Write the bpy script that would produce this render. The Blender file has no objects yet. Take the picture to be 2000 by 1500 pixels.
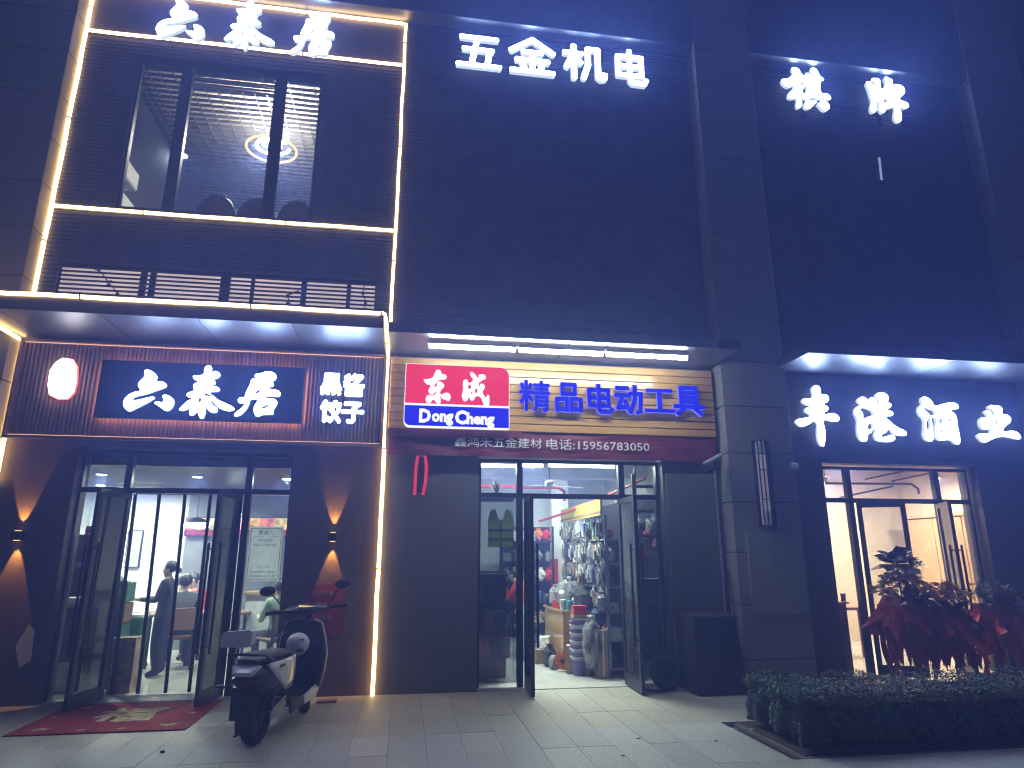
import bpy, bmesh, math, random
from mathutils import Vector, Matrix
random.seed(7)
R = math.radians
sc = bpy.context.scene
COL = sc.collection

# ------------------------------------------------------------------ camera, sky, light, exposure
F_PX, YAW, PITCH = 1281.0, R(9.0), R(14.7)          # solved from the vanishing points
cam = bpy.data.objects.new('camera', bpy.data.cameras.new('camera'))
COL.objects.link(cam); sc.camera = cam
cam.location = (0, 0, 1.6)
cam.rotation_euler = (math.pi / 2 + PITCH, 0, -YAW)
cam.data.sensor_width = 36.0
cam.data.lens = 36.0 * F_PX / 2000.0
cam.data.clip_start, cam.data.clip_end = 0.05, 3000

w = bpy.data.worlds.new('World'); sc.world = w; w.use_nodes = True
nt = w.node_tree
bg = nt.nodes['Background']
sky = nt.nodes.new('ShaderNodeTexSky'); sky.sky_type = 'NISHITA'; sky.sun_disc = False
sky.sun_elevation = R(-2.0); sky.sun_rotation = R(200); sky.air_density = 1.0; sky.dust_density = 0.6; sky.ozone_density = 3.0
nt.links.new(sky.outputs[0], bg.inputs[0]); bg.inputs[1].default_value = SKY_STRENGTH = 0.15

sun = bpy.data.lights.new('night_fill', 'SUN'); sun.energy = 0.13; sun.angle = R(12); sun.color = (0.62, 0.68, 1.0)  # weak blue fill added to lift ground and walls; no moon shines here
so = bpy.data.objects.new('night_fill', sun); COL.objects.link(so); so.rotation_euler = (R(38), 0, R(-20))

vs = sc.view_settings
vs.view_transform = 'Standard'; vs.look = 'None'; vs.exposure = 0.0; vs.gamma = 1.0; vs.use_curve_mapping = False
cy = sc.cycles
cy.use_denoising = True
try: cy.denoiser = 'OPENIMAGEDENOISE'
except Exception: pass
cy.filter_width = 1.1; cy.max_bounces = 6; cy.diffuse_bounces = 3; cy.glossy_bounces = 3; cy.transmission_bounces = 4; cy.transparent_max_bounces = 12; cy.volume_bounces = 0
cy.sample_clamp_indirect = 4.0; cy.caustics_reflective = False; cy.caustics_refractive = False

# ------------------------------------------------------------------ camera geometry (pixel of the 2000x1500 photo -> point in the place)
_F = Vector((math.sin(YAW) * math.cos(PITCH), math.cos(YAW) * math.cos(PITCH), math.sin(PITCH)))
_R = Vector((math.cos(YAW), -math.sin(YAW), 0)); _U = _R.cross(_F); _C = Vector((0, 0, 1.6))
def _ray(x, y): return _F + _R * ((x - 1000) / F_PX) + _U * ((750 - y) / F_PX)
def at(x, y, Y):
    d = _ray(x, y); return _C + d * (Y / d.y)
def gz(x, y, Z=0.0):
    d = _ray(x, y); return _C + d * ((Z - 1.6) / d.z)

# ------------------------------------------------------------------ materials
MATS = {}
def M(name, col, rough=0.6, metal=0.0, var=0.18, scale=6.0, bump=0.0, bscale=80.0, spec=0.5, coat=0.0, rnd=0.0, stretch=(1, 1, 1), trans=0.0):
    m = bpy.data.materials.new(name); m.use_nodes = True; MATS[name] = m
    t = m.node_tree; L = t.links.new; p = t.nodes['Principled BSDF']
    tc = t.nodes.new('ShaderNodeTexCoord'); mp = t.nodes.new('ShaderNodeMapping'); mp.inputs['Scale'].default_value = stretch
    L(tc.outputs['Object'], mp.inputs['Vector'])
    n = t.nodes.new('ShaderNodeTexNoise'); n.inputs['Scale'].default_value = scale; n.inputs['Detail'].default_value = 5
    L(mp.outputs[0], n.inputs['Vector'])
    r = t.nodes.new('ShaderNodeMapRange'); r.inputs['From Min'].default_value = .3; r.inputs['From Max'].default_value = .7
    r.inputs['To Min'].default_value = 1 - var; r.inputs['To Max'].default_value = 1 + var
    L(n.outputs['Fac'], r.inputs['Value'])
    mul = t.nodes.new('ShaderNodeMix'); mul.data_type = 'RGBA'; mul.blend_type = 'MULTIPLY'; mul.inputs['Factor'].default_value = 1
    mul.inputs['A'].default_value = (*col, 1)
    val = r.outputs[0]
    if rnd:
        oi = t.nodes.new('ShaderNodeObjectInfo'); rr = t.nodes.new('ShaderNodeMapRange')
        rr.inputs['To Min'].default_value = 1 - rnd; rr.inputs['To Max'].default_value = 1 + rnd
        L(oi.outputs['Random'], rr.inputs['Value'])
        mm = t.nodes.new('ShaderNodeMath'); mm.operation = 'MULTIPLY'; L(val, mm.inputs[0]); L(rr.outputs[0], mm.inputs[1]); val = mm.outputs[0]
    L(val, mul.inputs['B'])
    L(mul.outputs['Result'], p.inputs['Base Color'])
    rn = t.nodes.new('ShaderNodeMapRange'); rn.inputs['To Min'].default_value = max(.03, rough - .1); rn.inputs['To Max'].default_value = min(1, rough + .1)
    L(n.outputs['Fac'], rn.inputs['Value']); L(rn.outputs[0], p.inputs['Roughness'])
    p.inputs['Metallic'].default_value = metal; p.inputs['Specular IOR Level'].default_value = spec; p.inputs['Coat Weight'].default_value = coat
    p.inputs['Transmission Weight'].default_value = trans
    if bump:
        b = t.nodes.new('ShaderNodeBump'); b.inputs['Strength'].default_value = bump; b.inputs['Distance'].default_value = .01
        n2 = t.nodes.new('ShaderNodeTexNoise'); n2.inputs['Scale'].default_value = bscale; n2.inputs['Detail'].default_value = 3
        L(mp.outputs[0], n2.inputs['Vector']); L(n2.outputs['Fac'], b.inputs['Height']); L(b.outputs[0], p.inputs['Normal'])
    return m
def E(name, col, s, var=0.0, scale=3.0):
    m = bpy.data.materials.new(name); m.use_nodes = True; MATS[name] = m
    t = m.node_tree; t.nodes.clear()
    o = t.nodes.new('ShaderNodeOutputMaterial'); e = t.nodes.new('ShaderNodeEmission')
    e.inputs[0].default_value = (*col, 1); e.inputs[1].default_value = s
    t.links.new(e.outputs[0], o.inputs[0])
    if var:
        tc = t.nodes.new('ShaderNodeTexCoord'); n = t.nodes.new('ShaderNodeTexNoise'); n.inputs['Scale'].default_value = scale; n.inputs['Detail'].default_value = 6
        r = t.nodes.new('ShaderNodeMapRange'); r.inputs['From Min'].default_value = .3; r.inputs['From Max'].default_value = .7
        r.inputs['To Min'].default_value = s * (1 - var); r.inputs['To Max'].default_value = s * (1 + var)
        t.links.new(tc.outputs['Object'], n.inputs['Vector']); t.links.new(n.outputs['Fac'], r.inputs['Value']); t.links.new(r.outputs[0], e.inputs[1])
    return m
def G(name, tint=(.9, .93, .95), refl=0.10, rough=0.02, dirt=0.06):
    m = bpy.data.materials.new(name); m.use_nodes = True; MATS[name] = m
    t = m.node_tree; t.nodes.clear(); L = t.links.new
    o = t.nodes.new('ShaderNodeOutputMaterial'); tr = t.nodes.new('ShaderNodeBsdfTransparent'); gl = t.nodes.new('ShaderNodeBsdfGlossy')
    tr.inputs[0].default_value = (*tint, 1); gl.inputs['Roughness'].default_value = rough
    lw = t.nodes.new('ShaderNodeLayerWeight'); lw.inputs[0].default_value = .25
    mr = t.nodes.new('ShaderNodeMapRange'); mr.inputs['To Min'].default_value = refl; mr.inputs['To Max'].default_value = 1
    L(lw.outputs['Fresnel'], mr.inputs['Value'])
    mx = t.nodes.new('ShaderNodeMixShader'); L(mr.outputs[0], mx.inputs[0]); L(tr.outputs[0], mx.inputs[1]); L(gl.outputs[0], mx.inputs[2])
    df = t.nodes.new('ShaderNodeBsdfDiffuse'); df.inputs[0].default_value = (.5, .52, .55, 1)
    tc = t.nodes.new('ShaderNodeTexCoord'); n = t.nodes.new('ShaderNodeTexNoise'); n.inputs['Scale'].default_value = 4; n.inputs['Detail'].default_value = 6
    L(tc.outputs['Object'], n.inputs['Vector'])
    mr2 = t.nodes.new('ShaderNodeMapRange'); mr2.inputs['From Min'].default_value = .35; mr2.inputs['From Max'].default_value = .75; mr2.inputs['To Min'].default_value = dirt * .2; mr2.inputs['To Max'].default_value = dirt * 1.6
    L(n.outputs['Fac'], mr2.inputs['Value'])
    mx2 = t.nodes.new('ShaderNodeMixShader'); L(mr2.outputs[0], mx2.inputs[0]); L(mx.outputs[0], mx2.inputs[1]); L(df.outputs[0], mx2.inputs[2]); L(mx2.outputs[0], o.inputs[0])
    return m

# ------------------------------------------------------------------ mesh helpers
def tag(o, label=None, cat=None, group=None, kind=None):
    if label: o['label'] = label
    if cat: o['category'] = cat
    if group: o['group'] = group
    if kind: o['kind'] = kind
    return o
def empty(name, loc=(0, 0, 0), rz=0.0, parent=None):
    o = bpy.data.objects.new(name, None); o.empty_display_size = .1; COL.objects.link(o)
    o.location = loc; o.rotation_euler = (0, 0, rz)
    if parent: o.parent = parent
    return o
def thing(name, label, cat, loc=(0, 0, 0), rz=0.0, group=None):
    return tag(empty(name, loc, rz), label, cat, group)
def wloc(o):
    v = Vector((0, 0, 0))
    while o: v += o.location; o = o.parent
    return v
class MB:
    def __init__(s): s.v = []; s.f = []
    def add(s, vs, fs):
        k = len(s.v); s.v += [tuple(p) for p in vs]; s.f += [tuple(i + k for i in f) for f in fs]; return s
    def box(s, x0, x1, y0, y1, z0, z1, ch=0.0, T=None):
        if ch:
            bm = bmesh.new(); bmesh.ops.create_cube(bm, size=1)
            for v in bm.verts: v.co = Vector(((x0 + x1) / 2 + v.co.x * (x1 - x0), (y0 + y1) / 2 + v.co.y * (y1 - y0), (z0 + z1) / 2 + v.co.z * (z1 - z0)))
            bmesh.ops.bevel(bm, geom=bm.edges[:], offset=ch, segments=1, affect='EDGES')
            bm.verts.index_update(); vs = [v.co.copy() for v in bm.verts]; fs = [[v.index for v in f.verts] for f in bm.faces]; bm.free()
        else:
            vs = [Vector((x, y, z)) for z in (z0, z1) for y in (y0, y1) for x in (x0, x1)]
            fs = [(0, 2, 3, 1), (4, 5, 7, 6), (0, 1, 5, 4), (2, 6, 7, 3), (0, 4, 6, 2), (1, 3, 7, 5)]
        if T: vs = [T @ v for v in vs]
        return s.add(vs, fs)
    def tube(s, pts, r, n=8, cap=True, r2=None):
        pts = [Vector(p) for p in pts]; k = len(s.v); m = len(pts)
        up = None
        for i, p in enumerate(pts):
            t = (pts[min(i + 1, m - 1)] - pts[max(i - 1, 0)]).normalized()
            if up is None: up = Vector((0, 0, 1)) if abs(t.z) < .9 else Vector((1, 0, 0))
            a = t.cross(up); a = a.normalized() if a.length > 1e-5 else t.orthogonal().normalized(); b = a.cross(t).normalized(); up = b
            rr = r if not isinstance(r, (list, tuple)) else r[i]
            for j in range(n):
                an = 2 * math.pi * j / n; s.v.append(tuple(p + (a * math.cos(an) + b * math.sin(an)) * rr))
        for i in range(m - 1):
            for j in range(n): s.f.append((k + i * n + j, k + i * n + (j + 1) % n, k + (i + 1) * n + (j + 1) % n, k + (i + 1) * n + j))
        if cap: s.f.append(tuple(k + j for j in reversed(range(n)))); s.f.append(tuple(k + (m - 1) * n + j for j in range(n)))
        return s
    def lathe(s, prof, c=(0, 0, 0), n=16, axis='z'):
        k = len(s.v)
        for r, h in prof:
            for j in range(n):
                a = 2 * math.pi * j / n; x, y = r * math.cos(a), r * math.sin(a)
                p = (x, y, h) if axis == 'z' else ((x, h, y) if axis == 'y' else (h, x, y))
                s.v.append((p[0] + c[0], p[1] + c[1], p[2] + c[2]))
        for i in range(len(prof) - 1):
            for j in range(n): s.f.append((k + i * n + j, k + i * n + (j + 1) % n, k + (i + 1) * n + (j + 1) % n, k + (i + 1) * n + j))
        s.f.append(tuple(k + j for j in reversed(range(n)))); s.f.append(tuple(k + (len(prof) - 1) * n + j for j in range(n)))
        return s
    def ball(s, c, rx, ry=None, rz=None, n=12, m=8, fn=None):
        ry = ry or rx; rz = rz or rx; k = len(s.v)
        for i in range(m + 1):
            th = math.pi * i / m
            for j in range(n):
                ph = 2 * math.pi * j / n
                d = Vector((math.sin(th) * math.cos(ph), math.sin(th) * math.sin(ph), math.cos(th)))
                q = 1 + (fn(d) if fn else 0)
                s.v.append((c[0] + rx * d.x * q, c[1] + ry * d.y * q, c[2] + rz * d.z * q))
        for i in range(m):
            for j in range(n): s.f.append((k + i * n + j, k + (i + 1) * n + j, k + (i + 1) * n + (j + 1) % n, k + i * n + (j + 1) % n))
        return s
    def loft(s, rings, close=True, caps=True):
        n = len(rings[0]); k = len(s.v)
        for r in rings: s.v += [tuple(p) for p in r]
        for i in range(len(rings) - 1):
            for j in range(n if close else n - 1): s.f.append((k + i * n + j, k + i * n + (j + 1) % n, k + (i + 1) * n + (j + 1) % n, k + (i + 1) * n + j))
        if caps and close: s.f.append(tuple(k + j for j in reversed(range(n)))); s.f.append(tuple(k + (len(rings) - 1) * n + j for j in range(n)))
        return s
    def prism(s, poly, y0, y1):          # poly in x,z; from y0 (front) to y1
        n = len(poly); vs = [(x, y0, z) for x, z in poly] + [(x, y1, z) for x, z in poly]
        fs = [tuple(range(n)), tuple(range(2 * n - 1, n - 1, -1))] + [(i, n + i, n + (i + 1) % n, (i + 1) % n) for i in range(n)]
        return s.add(vs, fs)
    def build(s, name, mat, parent=None, local=False, smooth=False, loc=None):
        me = bpy.data.meshes.new(name)
        off = Vector((0, 0, 0)) if (local or parent is None) else wloc(parent)
        if loc is not None: off = off + Vector(loc)
        me.from_pydata([tuple(Vector(p) - off) for p in s.v], [], s.f); me.validate(); me.update()
        for m in (mat if isinstance(mat, (list, tuple)) else [mat]): me.materials.append(MATS[m] if isinstance(m, str) else m)
        bm = bmesh.new(); bm.from_mesh(me); bmesh.ops.recalc_face_normals(bm, faces=bm.faces[:]); bm.to_mesh(me); bm.free()
        if smooth:
            me.polygons.foreach_set('use_smooth', [True] * len(me.polygons)); me.set_sharp_from_angle(angle=R(38))
        o = bpy.data.objects.new(name, me); COL.objects.link(o)
        if loc is not None: o.location = loc
        if parent: o.parent = parent
        return o
def box(name, mat, parent, x0, x1, y0, y1, z0, z1, ch=0.0, **k): return MB().box(x0, x1, y0, y1, z0, z1, ch).build(name, mat, parent, **k)
def inst(me, name, parent, loc, rot=(0, 0, 0), scale=(1, 1, 1)):
    o = bpy.data.objects.new(name, me); COL.objects.link(o); o.location = loc; o.rotation_euler = rot; o.scale = scale
    if parent: o.parent = parent
    return o
def copy_tree(o, parent=None):
    c = o.copy(); COL.objects.link(c); c.parent = parent
    for ch in list(o.children): copy_tree(ch, c)
    return c

# lettering: a filled curve in the plane x,z, extruded towards the street
def curve_mesh(cu, name, mats, parent, loc, rot=(math.pi / 2, 0, 0), side=None):
    tmp = bpy.data.objects.new('tmp', cu); COL.objects.link(tmp)
    bpy.context.view_layer.update(); dg = bpy.context.evaluated_depsgraph_get()
    me = bpy.data.meshes.new_from_object(tmp.evaluated_get(dg)); me.name = name
    bpy.data.objects.remove(tmp); bpy.data.curves.remove(cu)
    me.materials.clear()
    for m in mats: me.materials.append(MATS[m])
    for p in me.polygons: p.material_index = 1 if (len(mats) > 1 and p.normal.z < .5) else 0
    o = bpy.data.objects.new(name, me); COL.objects.link(o)
    o.location = Vector(loc) - (wloc(parent) if parent else Vector((0, 0, 0))); o.rotation_euler = rot
    if parent: o.parent = parent
    return o
def glyph(polys, name, Y, depth, mats, parent, org, k):
    """brush character: outlines in crop pixels, placed on the plane Y"""
    pts = [[at(org[0] + x / k, org[1] + y / k, Y) for x, y in pl] for pl in polys]
    c = sum(pts[0], Vector()) / len(pts[0])
    cu = bpy.data.curves.new(name, 'CURVE'); cu.dimensions = '2D'; cu.fill_mode = 'BOTH'; cu.extrude = depth / 2; cu.resolution_u = 4
    for pl in pts:
        s = cu.splines.new('BEZIER'); s.bezier_points.add(len(pl) - 1); s.use_cyclic_u = True
        for b, p in zip(s.bezier_points, pl):
            b.co = (p.x - c.x, p.z - c.z, 0); b.handle_left_type = b.handle_right_type = 'AUTO'
    return curve_mesh(cu, name, mats, parent, (c.x, Y + depth / 2, c.z))
def text(body, name, mats, parent, x0, z0, Y, h, width=None, depth=0.01, bold=0.0, mirror=False, align='LEFT', rot=(math.pi / 2, 0, 0)):
    """printed / cut lettering: x0,z0 lower left of the glyph box, h glyph height"""
    cu = bpy.data.curves.new(name, 'FONT'); cu.body = body; cu.size = h; cu.offset = bold * h; cu.extrude = depth / 2; cu.resolution_u = 2
    o = curve_mesh(cu, name, mats, parent, (0, 0, 0), rot)
    xs = [v.co.x for v in o.data.vertices]; ys = [v.co.y for v in o.data.vertices]
    ax, bx, ay, by = min(xs), max(xs), min(ys), max(ys)
    sx = (width / (bx - ax)) if width else h / (by - ay); sy = h / (by - ay)
    for v in o.data.vertices:
        v.co.x = (v.co.x - ax) * sx; v.co.y = (v.co.y - ay) * sy
        if mirror: v.co.x = (bx - ax) * sx - v.co.x
    if mirror: o.data.flip_normals()
    o.location = Vector((x0, Y + depth / 2, z0)) - (wloc(parent) if parent else Vector((0, 0, 0)))
    return o
# ------------------------------------------------------------------ palette
M('granite_beige', (.42, .40, .34), .55, var=.22, scale=40, bump=.25, bscale=220, rnd=.06)
M('granite_grey', (.42, .415, .39), .55, var=.25, scale=45, bump=.25, bscale=220, rnd=.10)
M('joint_dirt', (.10, .095, .09), .9, bump=.3); M('grout', (.33, .32, .31), .9)
M('soil', (.05, .038, .028), .95, var=.4, scale=30, bump=1.0, bscale=50)
M('stone_cladding', (.29, .285, .265), .62, var=.10, scale=24, bump=.3, bscale=260, rnd=.05)
M('dark_metal', (.035, .035, .04), .42, .6, var=.25, scale=9)
M('slat_metal', (.06, .06, .065), .5, .3, var=.3, scale=3)
M('screen_back', (.02, .02, .024), .8)
M('soffit_panel', (.20, .22, .25), .40, .9, var=.10, scale=2, bump=.10, bscale=2.2)
M('fascia_metal', (.10, .10, .11), .45, .5)
M('wall_brown', (.115, .085, .07), .72, var=.18, scale=3, bump=.35, bscale=140)
M('wall_charcoal', (.115, .11, .115), .5, var=.12, scale=2, bump=.05, bscale=60)
M('wood_flute', (.36, .22, .14), .5, var=.25, scale=5, stretch=(8, 8, .6))
M('plank_oak', (.46, .27, .085), .24, var=.09, scale=5, stretch=(.5, 5, 5), bump=.10, bscale=3.0, coat=.5, rnd=.12)
M('frame_black', (.028, .028, .032), .38, .5)
M('white_paint', (.72, .73, .72), .6, var=.06)
M('grey_paint', (.34, .36, .38), .6, var=.1)
M('warm_paint', (.66, .58, .46), .65, var=.07)
M('black_paint', (.02, .02, .022), .5)
M('red_banner', (.14, .010, .03), .55, var=.2, scale=4, bump=.2, bscale=14)
M('red_paint', (.42, .02, .02), .45)
M('red_plastic', (.55, .03, .03), .35)
M('white_plastic', (.75, .75, .74), .35, var=.05)
M('sign_black', (.014, .015, .022), .35, var=.1)
M('concrete_floor', (.42, .43, .42), .35, var=.12, scale=5)
M('tile_floor', (.48, .48, .46), .22, var=.1, scale=4)
M('rubber', (.02, .02, .02), .75, bump=.3, bscale=120)
M('black_plastic', (.022, .022, .026), .42)
M('chrome', (.6, .6, .6), .2, 1.0, var=.05)
M('skin', (.52, .34, .26), .55, var=.08)
M('hair', (.015, .012, .012), .5)
M('paper', (.72, .70, .66), .8, var=.08)
M('cardboard', (.36, .25, .14), .8, var=.15)
M('leaf_hedge', (.085, .13, .10), .55, rnd=.1, var=.35, scale=18)
M('leaf_palm', (.05, .11, .035), .5, var=.3)
M('ribbon_red', (.40, .02, .045), .5, var=.35, scale=9, bump=.5, bscale=22)
M('ribbon_dark', (.11, .02, .05), .55, var=.3, scale=9)
M('flower_yellow', (.62, .42, .14), .7, var=.4, scale=30)
M('bamboo', (.22, .14, .07), .6)
G('clear_wrap', (.75, .8, .8), .22, .15, .28)
G('glass'); G('glass_dark', (.62, .66, .7), .12, .02, .05); G('glass_clear', (.95, .96, .97), .05, .02, .03)
G('curtain_film', (.86, .88, .9), .07, .12, .10)
LED = (1.0, .62, .20)
COOL = (.50, .65, 1.0)
E('led_warm', LED, 10.0); E('led_halo', (1.0, .48, .20), 15.0); E('letter_face', COOL, 46.0); E('letter_face_high', COOL, 52.0)
E('letter_side', (.62, .74, .75), 1.3); E('letter_side_blue', (.25, .35, 1.0), .9)
E('tube_white', (.86, 1.0, .93), 34.0); E('tube_canopy', (.92, 1.0, .88), 125.0); E('downlight', (.9, 1.0, .97), 30.0); E('downlight_warm', (1.0, .8, .5), 20.0)
E('sign_red', (1.0, .02, .07), 1.05); E('sign_blue', (.004, .004, .90), 1.0); E('sign_white', (1, 1, 1), 1.3); E('letter_blue', (.004, .004, .88), 1.0); E('letter_blue_edge', (.25, .25, 1.0), 1.1)
E('lantern_sign', (1.0, .93, .92), 9.0); E('lantern_rim', (1.0, .16, .08), 2.0)
E('lit_pane', (.66, .53, .47), 1.0, .22, 1.3)

YW, YP = 8.64, 8.34            # recessed shop wall / screen plane, pillar front plane
ZS, ZT = 4.22, 9.66            # canopy soffit, underside of the top beam

# ------------------------------------------------------------------ ground
g = tag(box('ground', 'grout', None, -60, 60, -60, 18.0, -1.0, -0.045), kind='structure')
pave = tag(empty('pavement'), kind='structure')
TX, TY = .325, .63
xs = [-5.93 + TX * i for i in range(0, 46)]
def tile_mesh(nm, w, d, mat):
    return MB().box(0, w - .0022, 0, d - .0022, -.03, 0, .0015).build(nm, mat)
tiles = []
def lay(nm, mat, y0, rows, n):
    proto = None
    for r in range(rows):
        for i in range(n):
            x = xs[i] + .005; y = y0 + r * TY
            if 3.32 - TX * .9 < x and 5.55 - TY * .9 < y < 6.66: continue         # planting bed
            if proto is None:
                o = tile_mesh(nm, TX, TY, mat); o.parent = pave; proto = o.data
            else: o = inst(proto, nm, pave, (0, 0, 0))
            o.location = (x, y, random.uniform(-.0015, .0015))
lay('paving_slab', 'granite_beige', 6.76, 3, 42)
lay('paving_slab_grey', 'granite_grey', 6.76 - 3 * TY, 3, 42)  # tone split carries the canopy shadow edge as well as a second granite
for nm, a in (('outer_paving', (-60, 60, -60, 6.76 - 3 * TY - .004)), ('outer_paving', (-60, -5.93, 6.76 - 3 * TY, 8.62)), ('outer_paving', (7.73, 60, 6.76 - 3 * TY, 8.62))):
    box(nm, 'granite_grey', pave, *a, -.028, -.002)
bed = tag(box('planting_bed', 'soil', None, 3.33, 9.6, 5.56, 6.68, -.03, .012), kind='structure')
M('kerb_stone', (.12, .115, .11), .8, bump=.3)
mb = MB(); mb.box(3.27, 3.33, 5.50, 6.68, -.03, .002, .001); mb.box(3.33, 9.6, 5.50, 5.56, -.03, .002, .001)
mb.build('bed_edging', 'kerb_stone', bed)

# ------------------------------------------------------------------ the building
B = thing('shop_building', 'dark two-storey shop building with louvred upper facade and stone pillars', 'building')
def stone_pillar(x0, x1, zoff):
    p = MB().box(x0 + .03, x1 - .03, YP + .03, 9.0, 0, 13.5).build('pillar', 'joint_dirt', B)
    z = zoff; k = 0
    proto = None
    while z < 13.5:
        z1 = min(z + .655, 13.5); a = max(z, .0)
        if z1 - a > .05: box('stone_panel', 'stone_cladding', p, x0, x1, YP, 8.98, a + .005, z1 - .005, .003)
        z += .66
stone_pillar(-5.95, -4.79, -.33); stone_pillar(4.31, 5.28, -.33); stone_pillar(9.38, 10.5, -.33)
# top beam
box('top_beam', 'fascia_metal', B, -4.785, 4.305, YP + .03, 9.2, ZT, 13.2); box('top_beam', 'fascia_metal', B, 5.285, 9.375, YP + .03, 9.2, ZT, 13.2)
box('beam_soffit', 'soffit_panel', B, -4.785, 4.305, YP + .034, 8.62, ZT - .012, ZT - .002); box('beam_soffit', 'soffit_panel', B, 5.285, 9.375, YP + .034, 8.62, ZT - .012, ZT - .002)
# neighbours far left and right
box('side_facade', 'wall_charcoal', B, -14, -5.96, 8.5, 9.2, 0, 13.2); box('side_facade', 'wall_charcoal', B, 10.51, 18, 8.5, 9.2, 0, 13.2)

def slats(name, x0, x1, z0, z1, holes=(), parent=B, y0=YW - .02, skip=None):
    mb = MB(); z = z0
    while z < z1 - .03:
        segs = [(x0, x1)]
        for (a, b, c, d) in holes:
            if z + .049 > c and z < d:
                ns = []
                for (p, q) in segs:
                    if b <= p or a >= q: ns.append((p, q)); continue
                    if a > p: ns.append((p, a))
                    if b < q: ns.append((b, q))
                segs = ns
        for p, q in segs: mb.box(p, q, y0, y0 + .05, z, z + .049)
        z += .0602
    o = mb.build(name, 'slat_metal', parent); o['kind'] = 'stuff'; return o
WX0, WX1, WZ0, WZ1 = -4.02, -1.47, 6.12, 8.50
LX0, LX1, LZ0, LZ1 = -4.56, -.53, 4.68, 5.262
slats('louvre_screen', -4.78, -.34, 4.40, 8.78, [(WX0, WX1, WZ0, WZ1), (LX0, LX1, LZ0, LZ1)])
slats('louvre_screen', -.28, 4.305, 4.40, ZT - .02)
slats('louvre_screen', 5.285, 9.375, 4.40, ZT - .02)
def back(x0, x1, z0, z1): box('screen_backing', 'screen_back', B, x0, x1, YW + .06, YW + .16, z0, z1)
back(-.3, 4.305, 4.3, ZT); back(5.285, 9.375, 4.3, ZT)
for a in ((-4.78, WX0, 5.27, 8.8), (WX1, -.302, 5.27, 8.8), (WX0, WX1, 5.27, WZ0), (WX0, WX1, WZ1, 8.8), (-4.78, -.302, 8.802, ZT), (-4.78, -.302, 4.3, LZ0), (-4.78, LX0, LZ0, 5.268), (LX1, -.302, LZ0, 5.268)): back(*a)
box('sign_band', 'wall_charcoal', B, -4.78, -.33, YW - .01, YW + .055, 8.90, ZT - .02)
# lit strip behind single louvres
for i in range(10):
    z = 4.685 + i * .0602; box('slat', 'slat_metal', B, LX0 - .03, LX1 + .03, YW + .014, YW + .028, z, z + .024)
pw = MB().box(LX0, LX1, YW + .50, YW + .56, LZ0 - .2, 5.5).build('balustrade_wall', 'screen_back', B)
for a, b in ((115, 272), (279, 291), (297, 430), (445, 490), (493, 589), (596, 678), (683, 733)):
    xa, xb = at(a + 3, 555, YW + .1).x, at(b, 560, YW + .1).x
    p = box('lit_window', 'frame_black', B, xa - .012, xb + .012, YW + .085, YW + .10, LZ0 + .01, 5.264)
    box('pane', 'lit_pane', p, xa, xb, YW + .078, YW + .083, LZ0 + .02, 5.255)
for a, b, c in ((272, 279, 0), (291, 297, 0), (430, 445, 0), (490, 493, 0), (589, 596, 0), (678, 683, 0)):
    xa, xb = at(a, 555, YW).x, at(b, 560, YW).x
    box('screen_post', 'frame_black', B, xa, xb + .015, YW + .032, YW + .072, LZ0 - .03, 5.268)
# marble wisps behind the lit strip: veins of the sheet, added as thin dark strands
def wisp_mesh(pts, r=.012):
    v = MB().tube([at(x, y, YW + .065) for x, y in pts], r, 6)
    for x, y in pts[1:]:
        for k in range(3):
            c = at(x + random.uniform(-6, 6), y + random.uniform(-5, 5), YW + .064); v.ball(c, .022, .006, .016, 6, 4)
    return v
t = thing('wisp', 'thin creeper of marble veining behind the lit louvres, left pane', 'plant', at(210, 560, YW + .065)); wisp_mesh([(178, 522), (198, 532), (212, 552), (232, 575), (250, 590)], .008).build('stem', 'hair', t)
t = thing('wisp', 'dark curled creeper of marble veining in the lit louvre pane right of centre', 'plant', at(570, 585, YW + .065)); wisp_mesh([(585, 568), (562, 576), (565, 592), (575, 602), (586, 598)], .012).build('stem', 'hair', t)
t = thing('wisp', 'speckled creeper of marble veining in the rightmost lit louvre pane', 'plant', at(712, 585, YW + .065)); wisp_mesh([(712, 555), (708, 572), (714, 588), (710, 606)], .008).build('stem', 'hair', t)

# upper window of the restaurant
mb = MB()
for a, b in ((WX0 - .03, WX0 + .03), (-3.45, -3.30), (-2.16, -2.00), (WX1 - .05, WX1 + .03)): mb.box(a, b, YW + .02, YW + .10, WZ0, WZ1)
mb.box(WX0, WX1, YW + .022, YW + .098, WZ0 - .01, WZ0 + .04); mb.box(WX0, WX1, YW + .022, YW + .098, WZ1 - .05, WZ1 + .02)
uw = mb.build('upper_window', 'frame_black', B)
for a, b in ((WX0 + .03, -3.45), (-3.30, -2.16), (-2.0, WX1 - .05)): box('pane', 'glass_clear', uw, a, b, YW + .055, YW + .061, WZ0 + .04, WZ1 - .05)
mb = MB()
for i in range(5): mb.box(-3.30, -2.16, YW + .10, YW + .13, WZ1 - .10 - i * .05, WZ1 - .085 - i * .05)
mb.build('blind', 'grey_paint', uw)

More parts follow.
